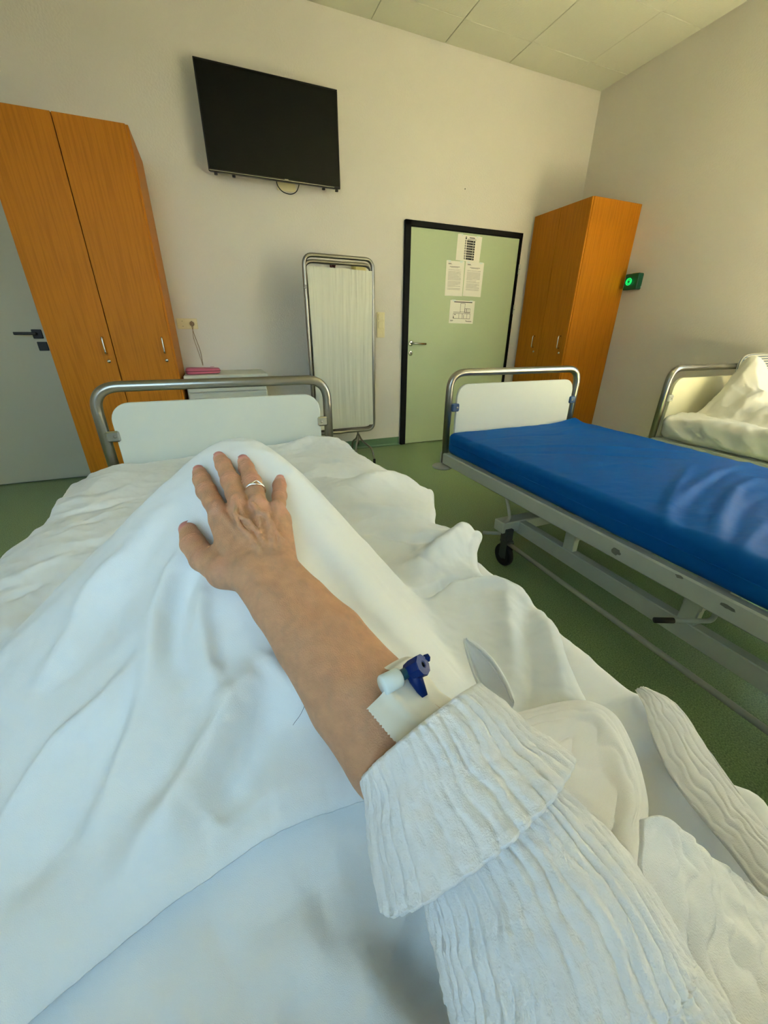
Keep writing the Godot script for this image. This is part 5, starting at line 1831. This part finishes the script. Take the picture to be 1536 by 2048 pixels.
func build_robe() -> void:
	var rb := thing("bathrobe", "white crinkled muslin bathrobe worn by the patient, its sleeve pushed up", "bathrobe")
	# sleeve from the elbow back past the camera
	obj("sleeve", sleeve_mesh([Vector3(-0.8226, 0.8554, 3.7980), Vector3(-0.8174, 0.8452, 3.8194), Vector3(-0.8081, 0.8307, 3.8467), Vector3(-0.8019, 0.8167, 3.8757), Vector3(-0.8020, 0.8025, 3.9067), Vector3(-0.801, 0.796, 3.942), Vector3(-0.796, 0.797, 3.978), Vector3(-0.786, 0.806, 4.014), Vector3(-0.774, 0.822, 4.048)], [0.038, 0.052, 0.062, 0.065, 0.066, 0.066, 0.067, 0.067, 0.068], 420, 320, 0.0036, 40.0, 61, 0.10, 0.003, 12.0), M.muslin, rb)
	# wide turned-back cuff
	obj("cuff", sleeve_mesh([Vector3(-0.8296, 0.8680, 3.7674), Vector3(-0.8245, 0.8595, 3.7869), Vector3(-0.8211, 0.8503, 3.8060), Vector3(-0.8170, 0.8413, 3.8252)], [0.0530, 0.060, 0.068, 0.0755], 420, 120, 0.0034, 38.0, 62, 0.08, 0.004, 2.0), M.muslin, rb)
	var nz := FastNoiseLite.new()
	nz.seed = 71
	nz.frequency = 1.0
	nz.fractal_octaves = 2
	# front panel over the patient's side
	var front := [
		[Vector3(-0.700, 0.821, 3.857), Vector3(-0.674, 0.812, 3.861), Vector3(-0.639, 0.773, 3.877), Vector3(-0.606, 0.741, 3.894), Vector3(-0.572, 0.711, 3.911), Vector3(-0.525, 0.673, 3.938)],
		[Vector3(-0.727, 0.820, 3.876), Vector3(-0.697, 0.808, 3.882), Vector3(-0.661, 0.779, 3.896), Vector3(-0.627, 0.746, 3.913), Vector3(-0.584, 0.711, 3.936), Vector3(-0.539, 0.679, 3.964)],
		[Vector3(-0.753, 0.814, 3.898), Vector3(-0.725, 0.803, 3.905), Vector3(-0.691, 0.784, 3.917), Vector3(-0.652, 0.756, 3.934), Vector3(-0.612, 0.728, 3.958), Vector3(-0.559, 0.687, 3.988)],
		[Vector3(-0.777, 0.810, 3.920), Vector3(-0.751, 0.800, 3.928), Vector3(-0.718, 0.783, 3.940), Vector3(-0.679, 0.764, 3.958), Vector3(-0.631, 0.734, 3.983), Vector3(-0.587, 0.698, 4.013)],
		[Vector3(-0.797, 0.798, 3.947), Vector3(-0.771, 0.789, 3.957), Vector3(-0.738, 0.777, 3.970), Vector3(-0.702, 0.761, 3.987), Vector3(-0.651, 0.738, 4.014), Vector3(-0.600, 0.704, 4.046)]]
	obj("front_panel", patch(front, 160, 120, 0.004, func(u, v): return 0.0026 * (pow(absf(sin(u * 34.0 + 2.5 * nz.get_noise_2d(u * 4.0, v * 3.0))), 0.7) - 0.5) * smoothstep(0.12, 0.3, u) + 0.003 * nz.get_noise_2d(u * 5.0, v * 4.0)), M.muslin, rb)
	# skirt spread on the bed beside the sleeve
	var skirt_ := [
		[Vector3(-0.640, 0.655, 3.668), Vector3(-0.585, 0.650, 3.668), Vector3(-0.530, 0.645, 3.672), Vector3(-0.492, 0.638, 3.684), Vector3(-0.478, 0.634, 3.712), Vector3(-0.502, 0.634, 3.757), Vector3(-0.540, 0.634, 3.800), Vector3(-0.577, 0.634, 3.824), Vector3(-0.62, 0.634, 3.85)],
		[Vector3(-0.665, 0.700, 3.690), Vector3(-0.610, 0.690, 3.690), Vector3(-0.558, 0.680, 3.694), Vector3(-0.524, 0.672, 3.704), Vector3(-0.512, 0.668, 3.726), Vector3(-0.532, 0.668, 3.766), Vector3(-0.566, 0.672, 3.804), Vector3(-0.60, 0.68, 3.826), Vector3(-0.64, 0.69, 3.85)],
		[Vector3(-0.710, 0.730, 3.715), Vector3(-0.660, 0.718, 3.715), Vector3(-0.612, 0.706, 3.722), Vector3(-0.584, 0.698, 3.732), Vector3(-0.575, 0.695, 3.752), Vector3(-0.588, 0.698, 3.784), Vector3(-0.615, 0.705, 3.815), Vector3(-0.65, 0.72, 3.835), Vector3(-0.68, 0.73, 3.865)],
		[Vector3(-0.775, 0.775, 3.745), Vector3(-0.735, 0.765, 3.752), Vector3(-0.705, 0.752, 3.762), Vector3(-0.685, 0.742, 3.775), Vector3(-0.68, 0.740, 3.79), Vector3(-0.69, 0.742, 3.815), Vector3(-0.71, 0.748, 3.840), Vector3(-0.73, 0.755, 3.86), Vector3(-0.75, 0.76, 3.89)],
		[Vector3(-0.82, 0.790, 3.775), Vector3(-0.80, 0.782, 3.79), Vector3(-0.79, 0.775, 3.80), Vector3(-0.78, 0.768, 3.815), Vector3(-0.78, 0.765, 3.83), Vector3(-0.785, 0.765, 3.85), Vector3(-0.79, 0.768, 3.87), Vector3(-0.80, 0.77, 3.89), Vector3(-0.81, 0.77, 3.92)]]
	obj("skirt", patch(skirt_, 150, 110, 0.006, func(u, v): return 0.0034 * (pow(absf(sin(v * 30.0 + 2.0 * nz.get_noise_2d(u * 4.0, v * 3.0))), 0.7) - 0.5) + 0.012 * exp(-pow((v - 0.5 + 0.08 * sin(u * 5.0)) / 0.10, 2.0)) * smoothstep(0.1, 0.4, u)), M.muslin, rb)
	# tie belt lying across the mattress edge
	var lft := [Vector3(-0.384, 0.615, 3.680), Vector3(-0.420, 0.633, 3.716), Vector3(-0.456, 0.634, 3.752), Vector3(-0.487, 0.636, 3.801), Vector3(-0.501, 0.640, 3.841), Vector3(-0.513, 0.646, 3.875), Vector3(-0.532, 0.655, 3.913), Vector3(-0.545, 0.67, 3.948)]
	var rgt := [Vector3(-0.366, 0.612, 3.684), Vector3(-0.366, 0.626, 3.712), Vector3(-0.376, 0.633, 3.742), Vector3(-0.409, 0.635, 3.799), Vector3(-0.435, 0.638, 3.846), Vector3(-0.452, 0.643, 3.881), Vector3(-0.468, 0.651, 3.915), Vector3(-0.480, 0.664, 3.956)]
	var rows := []
	for k in lft.size():
		var a: Vector3 = lft[k]
		var b: Vector3 = rgt[k]
		rows.append([a, a.lerp(b, 0.33) + Vector3(0, 0.006, 0), a.lerp(b, 0.67) + Vector3(0, 0.006, 0), b])
	obj("belt", patch(rows, 70, 170, 0.007, func(u, v): return 0.0018 * (pow(absf(sin(u * 20.0 + 2.2 * nz.get_noise_2d(u * 3.0, v * 7.0))), 0.7) - 0.5)), M.muslin, rb)
